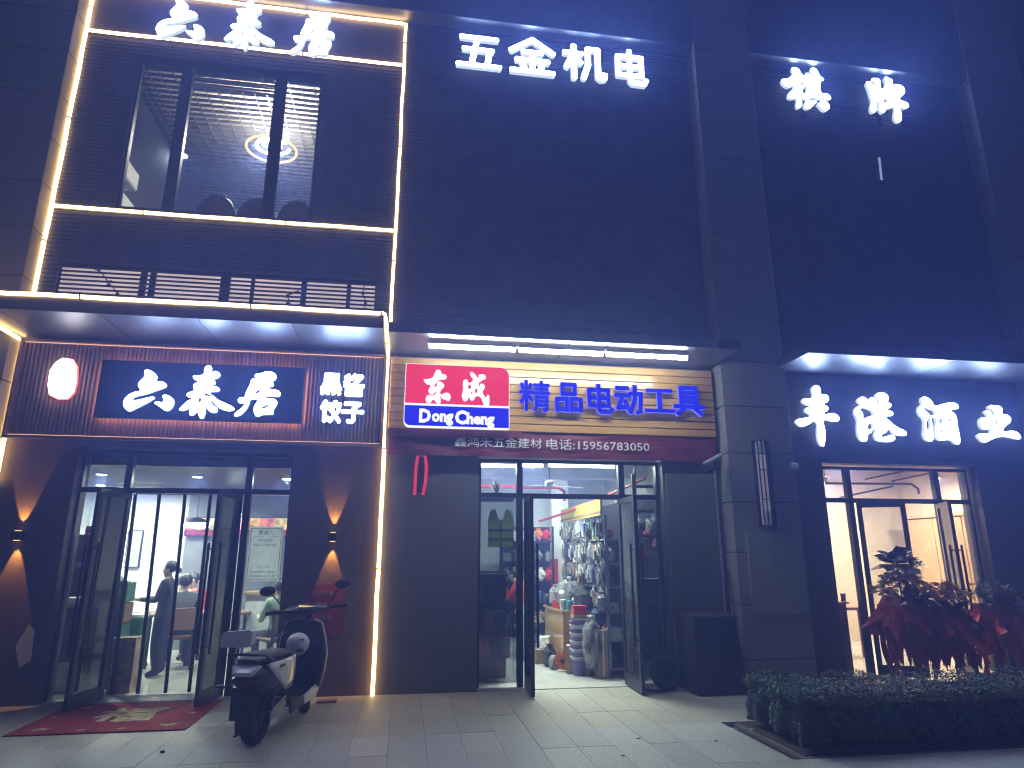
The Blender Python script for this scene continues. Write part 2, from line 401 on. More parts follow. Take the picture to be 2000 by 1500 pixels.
# canopies
def canopy(x0, x1, yf, zt, soff, n):
    c = MB().box(x0, x1, yf, YW - .03, ZS + .02, zt).build('canopy', 'fascia_metal', B)
    MB().box(x0 - .004, x1 + .004, yf - .012, yf - .001, ZS - .004, zt + .01).build('fascia', 'fascia_metal', c)
    wd = (x1 - x0) / n
    for i in range(n): box('soffit_panel', 'soffit_panel', c, x0 + i * wd + .005, x0 + (i + 1) * wd - .005, yf + .004, YW - .04, ZS - .003 + .0012 * (i % 2), ZS + .016)
    return c
canopy(-6.6, -.36, 7.52, 4.37, 0, 6); canopy(-.30, 4.23, 7.63, 4.33, 0, 4); canopy(5.19, 9.7, 7.62, 4.33, 0, 4)

# ground-floor walls: restaurant (brown render), hardware shop (charcoal panels), wine shop
box('wall', 'wall_brown', B, -4.79, -3.96, YW, 9.0, 0, ZS); box('wall', 'wall_brown', B, -1.45, -.34, YW, 9.0, 0, ZS); box('wall', 'wall_brown', B, -3.96, -1.45, YW + .003, 8.997, 2.9, ZS)
box('wall', 'wall_charcoal', B, -.34, .93, YW + .001, 9.0, 0, ZS); box('wall', 'wall_charcoal', B, 3.47, 4.305, YW, 9.0, 0, ZS); box('wall', 'wall_charcoal', B, .93, 3.47, YW + .003, 8.997, 2.91, ZS)
box('wall', 'wall_charcoal', B, 5.285, 5.90, YW, 9.0, 0, ZS); box('wall', 'wall_charcoal', B, 8.42, 9.375, YW, 9.0, 0, ZS); box('wall', 'wall_charcoal', B, 5.90, 8.42, YW + .003, 8.997, 2.91, ZS)
box('wall_panel', 'wall_charcoal', B, 3.50, 4.20, YW - .05, YW - .003, .02, 2.70, .006)
box('panel_edge', 'grey_paint', B, 4.205, 4.225, YW - .06, YW - .003, .02, 2.75)

YD = 8.80        # door line
def shopfront(xl, xr, m1, m2, zh=2.385, zt=2.88):
    mb = MB(); f = .045
    mb.box(xl, xl + f, YD, YD + .07, 0, zt); mb.box(xr - f, xr, YD, YD + .07, 0, zt)
    mb.box(xl + f, xr - f, YD + .001, YD + .069, zt - f, zt); mb.box(xl + f, xr - f, YD + .002, YD + .068, zh - .03, zh + .035)
    for m in (m1, m2): mb.box(m - .04, m + .04, YD - .006, YD + .076, 0, zt - f)
    o = mb.build('shopfront_frame', 'frame_black', B)
    for a, b in ((xl + f, m1 - .04), (m1 + .04, m2 - .04), (m2 + .04, xr - f)): box('transom_pane', 'glass_clear', o, a, b, YD + .03, YD + .036, zh + .035, zt - f)
    return o
def leaf(hx, wd, ang, side, handle=1, h=2.35):
    """outward-opening glazed leaf; hinge at hx, ang degrees open, side +1 hinge on left"""
    d = empty('door', (hx, YD - .01, 0), R(-ang) if side > 0 else R(180 + ang), B)
    mb = MB(); s = .065
    mb.box(.0, s, -.022, .022, .02, h); mb.box(wd - s, wd, -.022, .022, .02, h); mb.box(s, wd - s, -.021, .021, .02, .16); mb.box(s, wd - s, -.021, .021, h - .07, h)
    mb.build('door_frame', 'frame_black', d, local=True)
    MB().box(s, wd - s, -.004, .004, .16, h - .07).build('pane', 'glass', d, local=True)
    for q in (-1, 1):
        hb = MB(); xq = wd - s * .5
        hb.tube([(xq, q * .07, .55), (xq, q * .07, 1.75)], .016, 8); hb.tube([(xq, q * .02, .62), (xq, q * .07, .62)], .01, 6); hb.tube([(xq, q * .02, 1.68), (xq, q * .07, 1.68)], .01, 6)
        hb.build('handle', 'dark_metal', d, local=True, smooth=True)
    return d
rf = shopfront(-3.98, -1.44, -3.42, -1.99)
leaf(-3.36, .62, 100, 1); leaf(-2.06, .62, 80, -1)
hf = shopfront(.93, 3.48, 1.50, 2.93)
leaf(1.57, .66, 93, 1); leaf(2.88, .72, 88, -1)
wf = shopfront(5.92, 8.40, 6.40, 7.86)
leaf(6.47, .62, 30, 1); leaf(7.80, .62, 62, -1)
box('side_pane', 'glass', rf, -3.935, -3.46, YD + .03, YD + .036, .06, 2.35); box('side_pane', 'glass', rf, -1.95, -1.485, YD + .03, YD + .036, .06, 2.35)
box('side_pane', 'glass_dark', hf, .975, 1.46, YD + .03, YD + .036, .06, 2.35); box('side_pane', 'glass_dark', hf, 2.97, 3.435, YD + .03, YD + .036, .06, 2.35)
box('side_pane', 'glass_clear', wf, 5.965, 6.36, YD + .03, YD + .036, .06, 2.35); box('side_pane', 'glass_clear', wf, 7.90, 8.355, YD + .03, YD + .036, .06, 2.35)
for o_, a, b in ((rf, -3.98, -1.44), (hf, .93, 3.48), (wf, 5.92, 8.40)): box('threshold', 'granite_grey', o_, a, b, 8.655, 8.99, -.02, .008)
# ------------------------------------------------------------------ LED strips outlining the restaurant
def strip(label, pts, r=.023):
    c = min(pts, key=lambda p: p[2]); t = thing('led_strip', label, 'light strip', c, group='warm LED strips outlining the restaurant')
    # slightly sagging rope of segments, with dark clips
    q = []
    for a, b in zip(pts, pts[1:]):
        a, b = Vector(a), Vector(b); n = max(2, int((b - a).length / .35))
        for i in range(n):
            p = a.lerp(b, i / n); j = .006 if 0 < i else 0
            q.append(p + Vector((random.uniform(-j, j), 0, random.uniform(-j, j))))
    q.append(Vector(pts[-1]))
    MB().tube(q, r, 6).build('light_tube', 'led_warm', t, smooth=True)
    mb = MB()
    for i in range(3, len(q) - 1, 5):
        d = (q[i + 1] - q[i]).normalized(); mb.tube([q[i] - d * .008, q[i] + d * .008], r * 1.25, 6)
    if mb.v: mb.build('clip', 'black_plastic', t)
YL = YW - .045
zf = 4.395
strip('warm LED strip up the left edge of the restaurant upper facade', [(-4.765, YL, zf + .05), (-4.765, YL, 9.60)])
strip('warm LED strip along the very top above the upper restaurant sign', [(-4.74, YL, 9.60), (-.33, YL, 9.60)])
strip('warm LED strip just under the upper restaurant sign lettering', [(-4.74, YL, 8.84), (-.33, YL, 8.84)])
strip('warm LED strip along the sill under the upper dining-room window', [(-4.74, YL, 6.06), (-.34, YL, 6.06)])
strip('warm LED strip along the restaurant canopy front below the lit louvres', [(-6.6, 7.495, zf), (-.42, 7.495, zf), (-.37, 7.53, zf + .02)])
strip('tall warm LED strip between restaurant and hardware shop, above the canopy', [(-.312, YL, 4.50), (-.305, YL, 9.60)])
strip('tall warm LED strip down to the pavement between restaurant and hardware shop', [(-.35, 7.53, 4.40), (-.335, 8.0, 4.36), (-.325, YL - .10, 4.20), (-.325, YL - .10, 3.0), (-.318, YL, 2.90), (-.312, YL, .0)])
strip('warm LED strip down the left pillar corner beside the restaurant sign board', [(-4.78, 7.9, ZS - .03), (-4.775, YL - .02, ZS - .04), (-4.765, YL - .02, 2.45)])

# ------------------------------------------------------------------ brush lettering outlines (pixels of enlarged crops)
LIU = [[(495,158),(535,160),(575,185),(603,225),(595,258),(640,262),(680,280),(690,302),(665,322),(600,345),(500,380),(400,405),(378,418),(378,435),(400,438),(480,422),(545,408),(578,412),(560,430),(480,475),(400,515),(350,537),(315,520),(293,480),(297,440),(330,395),(390,362),(450,345),(432,310),(432,280),(460,245),(488,215)],
 [(662,390),(700,392),(740,415),(760,450),(750,490),(720,525),(690,535),(650,510),(600,475),(583,462),(600,450),(650,455),(668,435),(658,405)]]
TAI = [[(1075,115),(1105,125),(1113,150),(1108,178),(1145,168),(1180,185),(1188,210),(1160,232),(1128,248),(1140,262),(1143,285),(1120,300),(1165,315),(1183,340),(1160,355),(1110,358),(1092,362),(1130,400),(1180,440),(1250,470),(1305,500),(1320,518),(1300,532),(1240,530),(1180,505),(1135,465),(1115,440),(1110,465),(1140,495),(1165,525),(1150,548),(1115,550),(1075,520),(1060,505),(1050,560),(1018,607),(995,580),(975,545),(950,565),(920,578),(905,550),(915,510),(945,480),(915,500),(850,530),(815,525),(825,505),(880,450),(930,410),(890,405),(883,380),(900,365),(950,345),(945,320),(950,285),(990,265),(960,245),(940,212),(985,208),(1040,192),(1045,150)],
 [(985,430),(1005,410),(1015,435),(1000,460)], [(1040,373),(1080,378),(1100,402),(1072,400)]]
JU = [[(1515,200),(1560,190),(1620,172),(1670,175),(1710,210),(1705,240),(1675,265),(1685,285),(1680,305),(1640,320),(1660,335),(1720,345),(1750,375),(1735,400),(1690,400),(1620,405),(1600,412),(1660,418),(1700,430),(1720,460),(1700,500),(1680,540),(1685,560),(1640,568),(1580,572),(1535,587),(1510,555),(1505,510),(1520,470),(1540,440),(1500,425),(1470,435),(1455,480),(1410,545),(1360,580),(1325,580),(1330,560),(1390,510),(1415,465),(1375,462),(1358,435),(1370,415),(1420,405),(1430,370),(1470,290),(1490,240),(1520,240),(1556,262),(1530,232)],
 [(1515,375),(1535,345),(1558,338),(1555,360)], [(1575,505),(1610,485),(1645,475),(1620,505),(1590,515)]]
QI = [[(290,160),(330,150),(375,170),(395,210),(430,250),(450,280),(455,230),(480,218),(515,250),(530,210),(515,190),(550,155),(590,170),(615,215),(640,260),(678,290),(665,308),(640,310),(640,380),(655,460),(710,468),(750,490),(765,530),(740,540),(680,525),(640,525),(610,540),(580,515),(520,515),(450,530),(410,520),(415,600),(400,630),(365,638),(350,600),(350,520),(300,525),(260,515),(245,490),(290,430),(320,370),(250,385),(200,360),(170,320),(170,295),(230,290),(290,255),(315,215)],
 [(395,340),(410,325),(440,345),(400,370)], [(422,438),(460,372),(470,448),(428,462)], [(540,318),(572,314),(572,326),(542,328)], [(548,459),(586,452),(586,464),(552,468)],
 [(485,540),(520,555),(585,565),(560,600),(490,648),(450,630),(455,580)], [(645,550),(690,555),(735,590),(750,630),(720,670),(680,668),(630,620),(605,590),(650,580)]]
PAI = [[(1205,325),(1250,335),(1280,360),(1290,400),(1305,380),(1310,330),(1265,300),(1310,278),(1355,295),(1372,330),(1370,380),(1388,410),(1440,350),(1440,320),(1425,270),(1480,280),(1520,310),(1510,350),(1570,355),(1640,380),(1670,430),(1650,480),(1610,540),(1680,570),(1715,605),(1700,640),(1650,635),(1620,620),(1625,700),(1620,800),(1590,812),(1550,780),(1545,700),(1545,625),(1500,635),(1450,645),(1415,600),(1450,570),(1475,550),(1430,520),(1410,545),(1420,640),(1425,690),(1390,695),(1360,650),(1345,560),(1325,570),(1320,640),(1310,690),(1270,690),(1255,640),(1270,560),(1250,480),(1225,400)],
 [(1555,420),(1592,410),(1586,452)], [(1463,427),(1487,416),(1482,434)]]
FENG = [[(205,75),(245,58),(270,85),(275,130),(320,135),(342,165),(330,195),(300,215),(335,240),(330,270),(300,292),(370,292),(420,315),(430,345),(410,360),(350,352),(305,345),(312,450),(305,550),(295,570),(265,540),(250,470),(235,360),(170,385),(110,402),(75,375),(65,360),(130,335),(190,310),(150,275),(150,250),(190,232),(150,215),(120,180),(180,170),(210,150)]]
GANG = [[(600,165),(640,155),(670,180),(695,225),(690,170),(720,160),(745,185),(770,225),(757,165),(745,135),(790,118),(835,135),(850,170),(840,195),(870,215),(865,240),(840,260),(885,285),(880,310),(830,320),(870,370),(930,415),(1000,455),(1000,475),(960,480),(900,465),(860,420),(830,450),(800,470),(790,490),(830,490),(890,480),(905,500),(885,525),(800,530),(750,515),(735,480),(740,420),(700,455),(675,470),(665,520),(640,530),(605,500),(590,430),(590,350),(565,280),(580,240),(615,220),(590,190)],
 [(607,258),(680,255),(725,295),(660,330),(640,340),(630,290)], [(680,380),(720,385),(680,430)], [(770,355),(790,345),(785,370)]]
JIU = [[(1135,160),(1165,155),(1220,195),(1235,225),(1310,215),(1390,203),(1440,225),(1440,250),(1380,262),(1420,310),(1435,400),(1455,500),(1450,550),(1425,550),(1390,520),(1330,518),(1290,520),(1255,490),(1250,430),(1250,330),(1225,320),(1225,450),(1225,520),(1200,528),(1160,500),(1155,420),(1150,340),(1115,300),(1110,240),(1140,215),(1130,190)],
 [(1145,245),(1200,255),(1250,283),(1210,315),(1185,290)], [(1178,350),(1200,330),(1200,430),(1187,442)], [(1284,335),(1310,335),(1305,380),(1287,380)], [(1345,340),(1370,335),(1390,370),(1370,365)], [(1285,440),(1310,440),(1305,465)]]
YE = [[(1700,240),(1760,228),(1810,245),(1818,300),(1850,305),(1885,330),(1885,360),(1850,395),(1825,440),(1890,442),(1950,460),(1972,500),(1950,510),(1890,495),(1800,490),(1720,515),(1660,537),(1630,510),(1610,480),(1680,465),(1720,455),(1710,415),(1680,430),(1640,410),(1640,330),(1690,330),(1690,300),(1670,280),(1700,270),(1720,290),(1745,320),(1745,270)], [(1762,340),(1770,338),(1770,400),(1763,400)]]
DONG = [[(415,360),(480,350),(570,315),(600,250),(630,200),(660,188),(700,210),(725,260),(780,275),(805,315),(785,352),(720,360),(655,378),(625,420),(600,480),(635,465),(645,400),(675,388),(765,460),(755,490),(705,545),(705,610),(760,590),(820,583),(868,630),(865,690),(840,720),(780,700),(712,670),(708,640),(703,720),(690,770),(660,775),(620,740),(570,700),(540,740),(500,765),(460,740),(445,690),(470,630),(500,618),(550,632),(618,602),(622,572),(570,615),(535,610),(490,555),(500,520),(525,450),(480,448),(440,410)]]
CHENG = [[(1200,245),(1225,228),(1270,255),(1305,290),(1320,320),(1350,330),(1410,365),(1350,410),(1365,470),(1375,435),(1410,428),(1450,465),(1445,515),(1415,570),(1435,620),(1470,660),(1490,625),(1515,620),(1530,700),(1525,780),(1500,805),(1455,800),(1425,760),(1365,650),(1290,655),(1270,700),(1235,718),(1205,700),(1185,660),(1165,700),(1110,730),(1080,700),(1060,630),(1080,540),(1080,440),(1090,375),(1125,355),(1160,370),(1170,410),(1250,360),(1220,310)],
 [(1178,455),(1220,465),(1180,515)], [(1310,510),(1326,555),(1305,595)], [(1215,580),(1235,570),(1225,605)], [(1340,290),(1400,268),(1450,280),(1470,320),(1455,352),(1420,358),(1345,308)]]

# block characters: centre lines on a 100 x 100 grid
BLK = {'五': [[(10,91),(90,91)],[(46,90),(33,8)],[(16,55),(80,55)],[(74,55),(69,8)],[(3,7),(97,7)]],
 '金': [[(50,96),(4,62)],[(50,96),(96,62)],[(30,60),(70,60)],[(16,37),(84,37)],[(50,60),(50,6)],[(27,31),(33,12)],[(73,31),(67,12)],[(5,6),(95,6)]],
 '机': [[(3,75),(42,75)],[(24,96),(24,4)],[(22,70),(7,34)],[(26,64),(40,48)],[(57,91),(57,45),(46,6)],[(57,91),(80,91)],[(80,91),(80,12),(86,7),(94,9),(95,20)]],
 '电': [[(13,80),(84,80)],[(13,53),(84,53)],[(13,27),(84,27)],[(14,80),(14,27)],[(82,80),(82,27)],[(48,96),(48,12),(55,6),(88,6),(94,16)]],
 '精': [[(22,96),(22,4)],[(4,60),(42,60)],[(7,86),(12,72)],[(37,86),(32,72)],[(20,54),(5,28)],[(25,52),(39,36)],[(49,84),(95,84)],[(53,71),(91,71)],[(47,58),(97,58)],[(72,96),(72,58)],[(55,45),(55,14),(50,4)],[(55,45),(90,45)],[(90,45),(90,5),(80,4)],[(57,32),(88,32)],[(57,19),(88,19)]],
 '品': [[(27,92),(73,92)],[(27,61),(73,61)],[(28,92),(28,61)],[(72,92),(72,61)],[(7,43),(43,43)],[(7,9),(43,9)],[(8,43),(8,5)],[(42,43),(42,5)],[(57,43),(93,43)],[(57,9),(93,9)],[(58,43),(58,5)],[(92,43),(92,5)]],
 '动': [[(10,88),(46,88)],[(5,63),(50,63)],[(28,61),(12,22)],[(10,20),(44,24)],[(36,42),(49,14)],[(55,70),(93,70)],[(92,70),(88,10),(77,6)],[(72,95),(70,50),(54,6)]],
 '工': [[(10,89),(90,89)],[(50,89),(50,10)],[(4,9),(96,9)]],
 '具': [[(25,94),(75,94)],[(26,94),(26,32)],[(74,94),(74,32)],[(26,77),(74,77)],[(26,61),(74,61)],[(26,46),(74,46)],[(5,30),(95,30)],[(36,27),(12,6)],[(64,27),(88,6)]],
 '子': [[(14,90),(80,90)],[(80,90),(54,66)],[(54,68),(54,14),(47,6),(30,8)],[(4,52),(96,52)]],
 '饺': [[(24,96),(8,66)],[(18,80),(44,80),(38,66)],[(22,64),(22,8),(40,20)],[(72,96),(72,84)],[(50,82),(96,82)],[(62,72),(52,54)],[(84,72),(94,56)],[(88,52),(50,6)],[(60,50),(95,6)]],
 '黑': [[(20,93),(80,93)],[(22,93),(22,60)],[(78,93),(78,60)],[(22,60),(78,60)],[(50,93),(50,30)],[(14,45),(86,45)],[(5,29),(95,29)],[(36,86),(40,72)],[(64,86),(60,72)],[(15,18),(9,6)],[(36,18),(36,6)],[(61,18),(63,6)],[(84,18),(91,6)]],
 '酱': [[(20,94),(20,56)],[(8,86),(13,76)],[(6,60),(18,68)],[(52,96),(38,78)],[(46,90),(86,90),(56,58)],[(58,82),(66,72)],[(6,46),(94,46)],[(16,34),(84,34)],[(16,34),(16,4)],[(84,34),(84,4)],[(38,46),(38,22)],[(62,46),(62,22)],[(16,18),(84,18)],[(16,5),(84,5)]]}
def block(ch, parent, xa, xb, zb, zt, Y, depth, wd, mats):
    # each character one mesh: rounded bars along the centre lines, staggered a hair in depth
    mb = MB(); mi = []; sx, sz = (xb - xa) / 100, (zt - zb) / 100; r = wd / 2; k = 0
    for st in BLK[ch]:
        for a, b in zip(st, st[1:]):
            a, b = Vector(a), Vector(b); d = (b - a).normalized(); n = Vector((-d.y, d.x)); q = []
            for c_, s_ in ((b, 1), (a, -1)):
                for t_ in (-60, -25, 25, 60):
                    t2 = R(t_) if s_ > 0 else R(t_ + 180); q.append(c_ + (d * math.cos(t2) * .85 + n * math.sin(t2)) * r * (1.12 if abs(t_) == 60 else 1))
            k += 1; mb.prism([(xa + p.x * sx, zb + p.y * sz) for p in q], Y - .0006 * k, Y + depth)
    o = mb.build('letter', mats, parent)
    for p in o.data.polygons: p.material_index = 0 if p.normal.y < -.5 else 1
    return o

# upper lettering 六泰居: same brush shapes on the band above the dining-room window
s = thing('sign_lettering', 'glowing white brush lettering at the very top left of the restaurant facade', 'sign', (-2.5, YW - .1, 8.95))
for gl, cx, cy_, wd in ((LIU, 352, 37, 94), (TAI, 487, 49, 98), (JU, 610, 66, 86)):
    xs_ = [p[0] for p in gl[0] + (gl[1] if gl is LIU else [])]; ys_ = [p[1] for pl in gl for p in pl]
    mx, my = (min(xs_) + max(xs_)) / 2, (min(ys_) + max(ys_)) / 2; k = (max(xs_) - min(xs_)) / wd
    sh = .10
    gg = [[(x, y + (x - mx) * sh * .9) for x, y in pl] for pl in gl]
    glyph(gg, 'letter', YW - .15, .06, ('letter_face_high', 'letter_side'), s, (cx - mx / k, cy_ - my / k), k)
# 五金机电
s = thing('sign_lettering', 'four square glowing white characters high on the hardware shop facade', 'sign', (2, YW - .1, 8.8))
for ch, xa, xb, zb, zt_ in (('五', .49, 1.17, 8.86, 9.46), ('金', 1.31, 2.03, 8.86, 9.52), ('机', 2.17, 2.87, 8.86, 9.50), ('电', 2.98, 3.56, 8.86, 9.52)):
    block(ch, s, xa, xb, zb, zt_, YW - .15, .065, 13, ('letter_face_high', 'letter_side'))
# 棋牌
s = thing('sign_lettering', 'two glowing white brush characters high on the right-hand facade', 'sign', (7, YW - .1, 8.8))
for gl in (QI[:5], QI[5:6], QI[6:], PAI): glyph(gl, 'letter', YW - .15, .06, ('letter_face_high', 'letter_side'), s, (1500, 108), 6.25)
mb = MB()
for x in (6.3, 6.7, 7.7, 8.1): mb.box(x, x + .03, YW - .08, YW - .02, 8.7, 9.6)
mb.box(6.0, 8.35, YW - .082, YW - .06, 8.95, 8.98); mb.box(6.0, 8.35, YW - .082, YW - .06, 9.5, 9.53); mb.build('mounting_rail', 'dark_metal', s)
# 丰港酒业
s = thing('sign_lettering', 'four glowing white brush characters over the wine shop door', 'sign', (7.5, YW - .1, 3.2))
for gl in (FENG, GANG, JIU, YE): glyph(gl, 'letter', YW - .12, .055, ('letter_face', 'letter_side'), s, (1540, 740), 4.348)
box('backing_board', 'wall_charcoal', s, 5.29, 9.36, YW - .035, YW - .004, 2.98, 4.18)

# ------------------------------------------------------------------ restaurant fluted sign board
YB = 8.48
rs = thing('sign_board', 'long fluted brown wood board with black name panel above the restaurant door', 'sign', (-2.6, YB, 2.97))
box('board_core', 'wood_flute', rs, -4.70, -.37, YB + .03, YW - .004, 2.985, 4.15)
prof = MB(); x = -4.70; pts = []
n = 0
while x < -.37:
    for dx, dy in ((0, .028), (.008, .004), (.020, 0), (.032, .004), (.040, .028)): pts.append((min(x + dx, -.37), YB + dy))
    x += .048; n += 1
prof.loft([[(a, b, 2.99) for a, b in pts], [(a, b, 4.145) for a, b in pts]], close=False); prof.build('fluting', 'wood_flute', rs)
mb = MB(); mb.box(-4.72, -.35, YB - .03, YB - .006, 2.95, 2.985); mb.box(-4.72, -.35, YB - .03, YB - .006, 4.15, 4.18); mb.box(-4.735, -4.705, YB - .03, YB + .03, 2.95, 4.18); mb.box(-.365, -.335, YB - .03, YB + .03, 2.95, 4.18)
mb.build('board_edge', 'wood_flute', rs)
mb = MB(); mb.box(-4.69, -.38, YB - .004, YB + .0, 4.135, 4.147); mb.box(-4.69, -.38, YB - .004, YB + .0, 2.988, 2.997); E('edge_glow', (1.0, .5, .25), 1.3); mb.build('edge_light', 'edge_glow', rs)
pl = box('name_panel', 'sign_black', rs, -3.75, -1.345, YB - .10, YB - .055, 3.205, 3.93, .004)
mb = MB(); mb.box(-3.70, -1.39, YB - .052, YB - .034, 3.235, 3.25); mb.box(-3.70, -1.39, YB - .052, YB - .034, 3.885, 3.90); mb.box(-3.725, -3.71, YB - .052, YB - .034, 3.235, 3.90); mb.box(-1.385, -1.37, YB - .052, YB - .034, 3.235, 3.90)
mb.build('halo_light', 'led_halo', pl)
for gl in (LIU, TAI, JU): glyph(gl, 'letter', YB - .155, .05, ('letter_face', 'letter_side_blue'), pl, (180, 690), 4.762)
for ch, a, b, c, d in (('黑', 626, 669, 731, 771), ('酱', 671, 713, 733, 773), ('饺', 624, 667, 784, 825), ('子', 667, 711, 786, 826)):
    p0, p1 = at(a, d, YB - .04), at(b, c, YB - .04)
    block(ch, rs, p0.x, p1.x, p0.z, p1.z, YB - .06, .045, 18, ('letter_face', 'letter_side_blue'))
ov = [(122, 699), (140, 702), (148, 716), (147, 745), (142, 765), (130, 777), (112, 778), (96, 770), (93, 752), (97, 724), (108, 708)]
pts = [at(x, y, YB - .06) for x, y in ov]
cc = sum(pts, Vector()) / len(pts)
MB().prism([(p.x, p.z) for p in pts], YB - .06, YB - .03).build('lantern_face', 'lantern_sign', rs)
MB().prism([(cc.x + (p.x - cc.x) * 1.09, cc.z + (p.z - cc.z) * 1.05) for p in pts], YB - .029, YB - .012).build('lantern_rim', 'lantern_rim', rs)

# ------------------------------------------------------------------ hardware shop sign board (oak-look planks), red/blue light box, blue letters, banner
YH = 8.50
hs = thing('sign_board', 'oak-coloured plank sign board over the hardware shop', 'sign', (2, YH, 3.2))
box('board_core', 'wall_charcoal', hs, -.28, 4.24, YH + .03, YW - .004, 3.20, 4.18)
for i in range(9):
    z = 3.205 + i * .108
    o = MB().box(-.28, 4.24, YH, YH + .028, z, z + .098, .006).build('plank', 'plank_oak', hs)
lb = thing('light_box_sign', 'red and blue light box with brush characters and Latin name', 'sign', (.6, YH, 3.23))
x0, x1, zb, zm, zt_ = -.075, 1.285, 3.225, 3.49, 4.045
def rrect(x0, x1, z0, z1, rs_, n=6):
    pts = []
    for (cx, cz, a0, r) in ((x1, z1, 0, rs_[0]), (x0, z1, 90, rs_[1]), (x0, z0, 180, rs_[2]), (x1, z0, 270, rs_[3])):
        sx = -1 if cx == x1 else 1; sz = -1 if cz == z1 else 1
        if r == 0: pts.append((cx, cz)); continue
        for i in range(n + 1):
            a = R(a0 + 90 * i / n); pts.append((cx + sx * r + math.cos(a) * r, cz + sz * r + math.sin(a) * r))
    return pts
MB().prism(rrect(x0 - .008, x1 + .008, zb - .008, zt_ + .008, (.12, 0, .08, 0)), YH - .115, YH - .004).build('light_box_case', 'sign_white', lb)
MB().prism(rrect(x0, x1, zm + .03, zt_, (.115, 0, 0, 0)), YH - .121, YH - .116).build('red_face', 'sign_red', lb)
MB().prism(rrect(x0, x1, zb, zm, (0, 0, .075, 0)), YH - .121, YH - .116).build('blue_face', 'sign_blue', lb)
for gl in (DONG, CHENG): glyph(gl, 'character', YH - .128, .006, ('sign_white',), lb, (780, 700), 8.696)
p0, p1 = at(818, 826, YH - .12), at(966, 804, YH - .12)
tw = p1.x - p0.x
text('D', 'latin_letter', ('sign_white',), lb, p0.x, p0.z + .005, YH - .128, .185, tw * .155, .006, .05)
text('ong', 'latin_letter', ('sign_white',), lb, p0.x + tw * .165, p0.z - .028, YH - .128, .165, tw * .285, .006, .05)
text('C', 'latin_letter', ('sign_white',), lb, p0.x + tw * .47, p0.z - .005, YH - .128, .19, tw * .16, .006, .05)
text('heng', 'latin_letter', ('sign_white',), lb, p0.x + tw * .625, p0.z - .045, YH - .128, .205, tw * .375, .006, .05)
bl = thing('sign_lettering', 'six raised blue characters on the oak planks beside the light box', 'sign', (2.8, YH, 3.3))
for ch, a, b, c, d in (('精', 1014, 1072, 745, 803), ('品', 1083, 1136, 749, 805), ('电', 1143, 1195, 753, 808), ('动', 1200, 1253, 754, 809), ('工', 1259, 1313, 760, 807), ('具', 1315, 1371, 757, 812)):
    p0, p1 = at(a, d, YH - .05), at(b, c, YH - .05)
    block(ch, bl, p0.x, p1.x, p0.z, p1.z, YH - .09, .045, 15 if ch != '精' else 11.5, ('letter_blue', 'letter_blue_edge'))
bn = thing('banner', 'dark red cloth banner with shop name and telephone number under the plank sign', 'banner', (2, YH, 2.86))
mb = MB(); rows = []
for j in range(6):
    rows.append([(-.26 + 4.49 * i / 40, YH + .02 + .012 * math.sin(i * .9 + j) + .02 * (j == 5) * math.sin(i * .37), 2.865 + .325 * j / 5) for i in range(41)])
mb.loft(rows, close=False); ob = mb.build('cloth', 'red_banner', bn); md = ob.modifiers.new('t', 'SOLIDIFY'); md.thickness = .004
E_ = M('banner_ink', (.8, .8, .84), .5, var=.04)
p0, p1 = at(888, 866, YH), at(1058, 849, YH)
text('鑫鸿禾五金建材', 'lettering', ('banner_ink',), bn, p0.x, 2.985, YH - .006, .135, p1.x - p0.x, .004, 0)
p0, p1 = at(1067, 866, YH), at(1267, 849, YH)
text('电话:15956783050', 'lettering', ('banner_ink',), bn, p0.x, 2.975, YH - .006, .145, p1.x - p0.x, .004, .004)
mb = MB(); mb.loft([[(-.27 + 1.75 * i / 16, YH - .016 + .005 * math.sin(i), 3.08 + .012 * math.sin(i * .8) + .05 * (i / 16) ** 2) for i in range(17)], [(-.27 + 1.75 * i / 16, YH - .012, 3.205) for i in range(17)]], close=False)
ob = mb.build('folded_edge', 'red_banner', bn); ob.modifiers.new('t', 'SOLIDIFY').thickness = .004

E('streak_glow', (.6, .66, 1.0), .55)  # glows in place of a reflection on the facade; tube and holder added
t = thing('reflection_streak', 'small dim upright glowing reflection slit on the dark facade below the two brush characters', 'lamp', at(1722, 352, YW - .03)); a_, b_ = at(1717, 308, YW - .03), at(1722, 352, YW - .03)
MB().tube([a_, b_], .018, 8).build('streak', 'streak_glow', t, smooth=True); box('holder', 'dark_metal', t, b_.x - .03, b_.x + .03, YW - .05, YW - .022, b_.z - .05, b_.z - .01)
# tube light under the hardware canopy
tl = thing('tube_light', 'long white fluorescent tube lamp under the hardware shop canopy', 'lamp', (1.9, 7.84, 4.10))
for a, b in ((.18, 1.30), (1.32, 2.45), (2.47, 3.60)):
    f = box('fitting', 'white_plastic', tl, a, b, 7.81, 7.87, 4.155, 4.20, .004); MB().tube([(a + .02, 7.84, 4.125), (b - .02, 7.84, 4.125)], .021, 8).build('tube', 'tube_canopy', f, smooth=True)
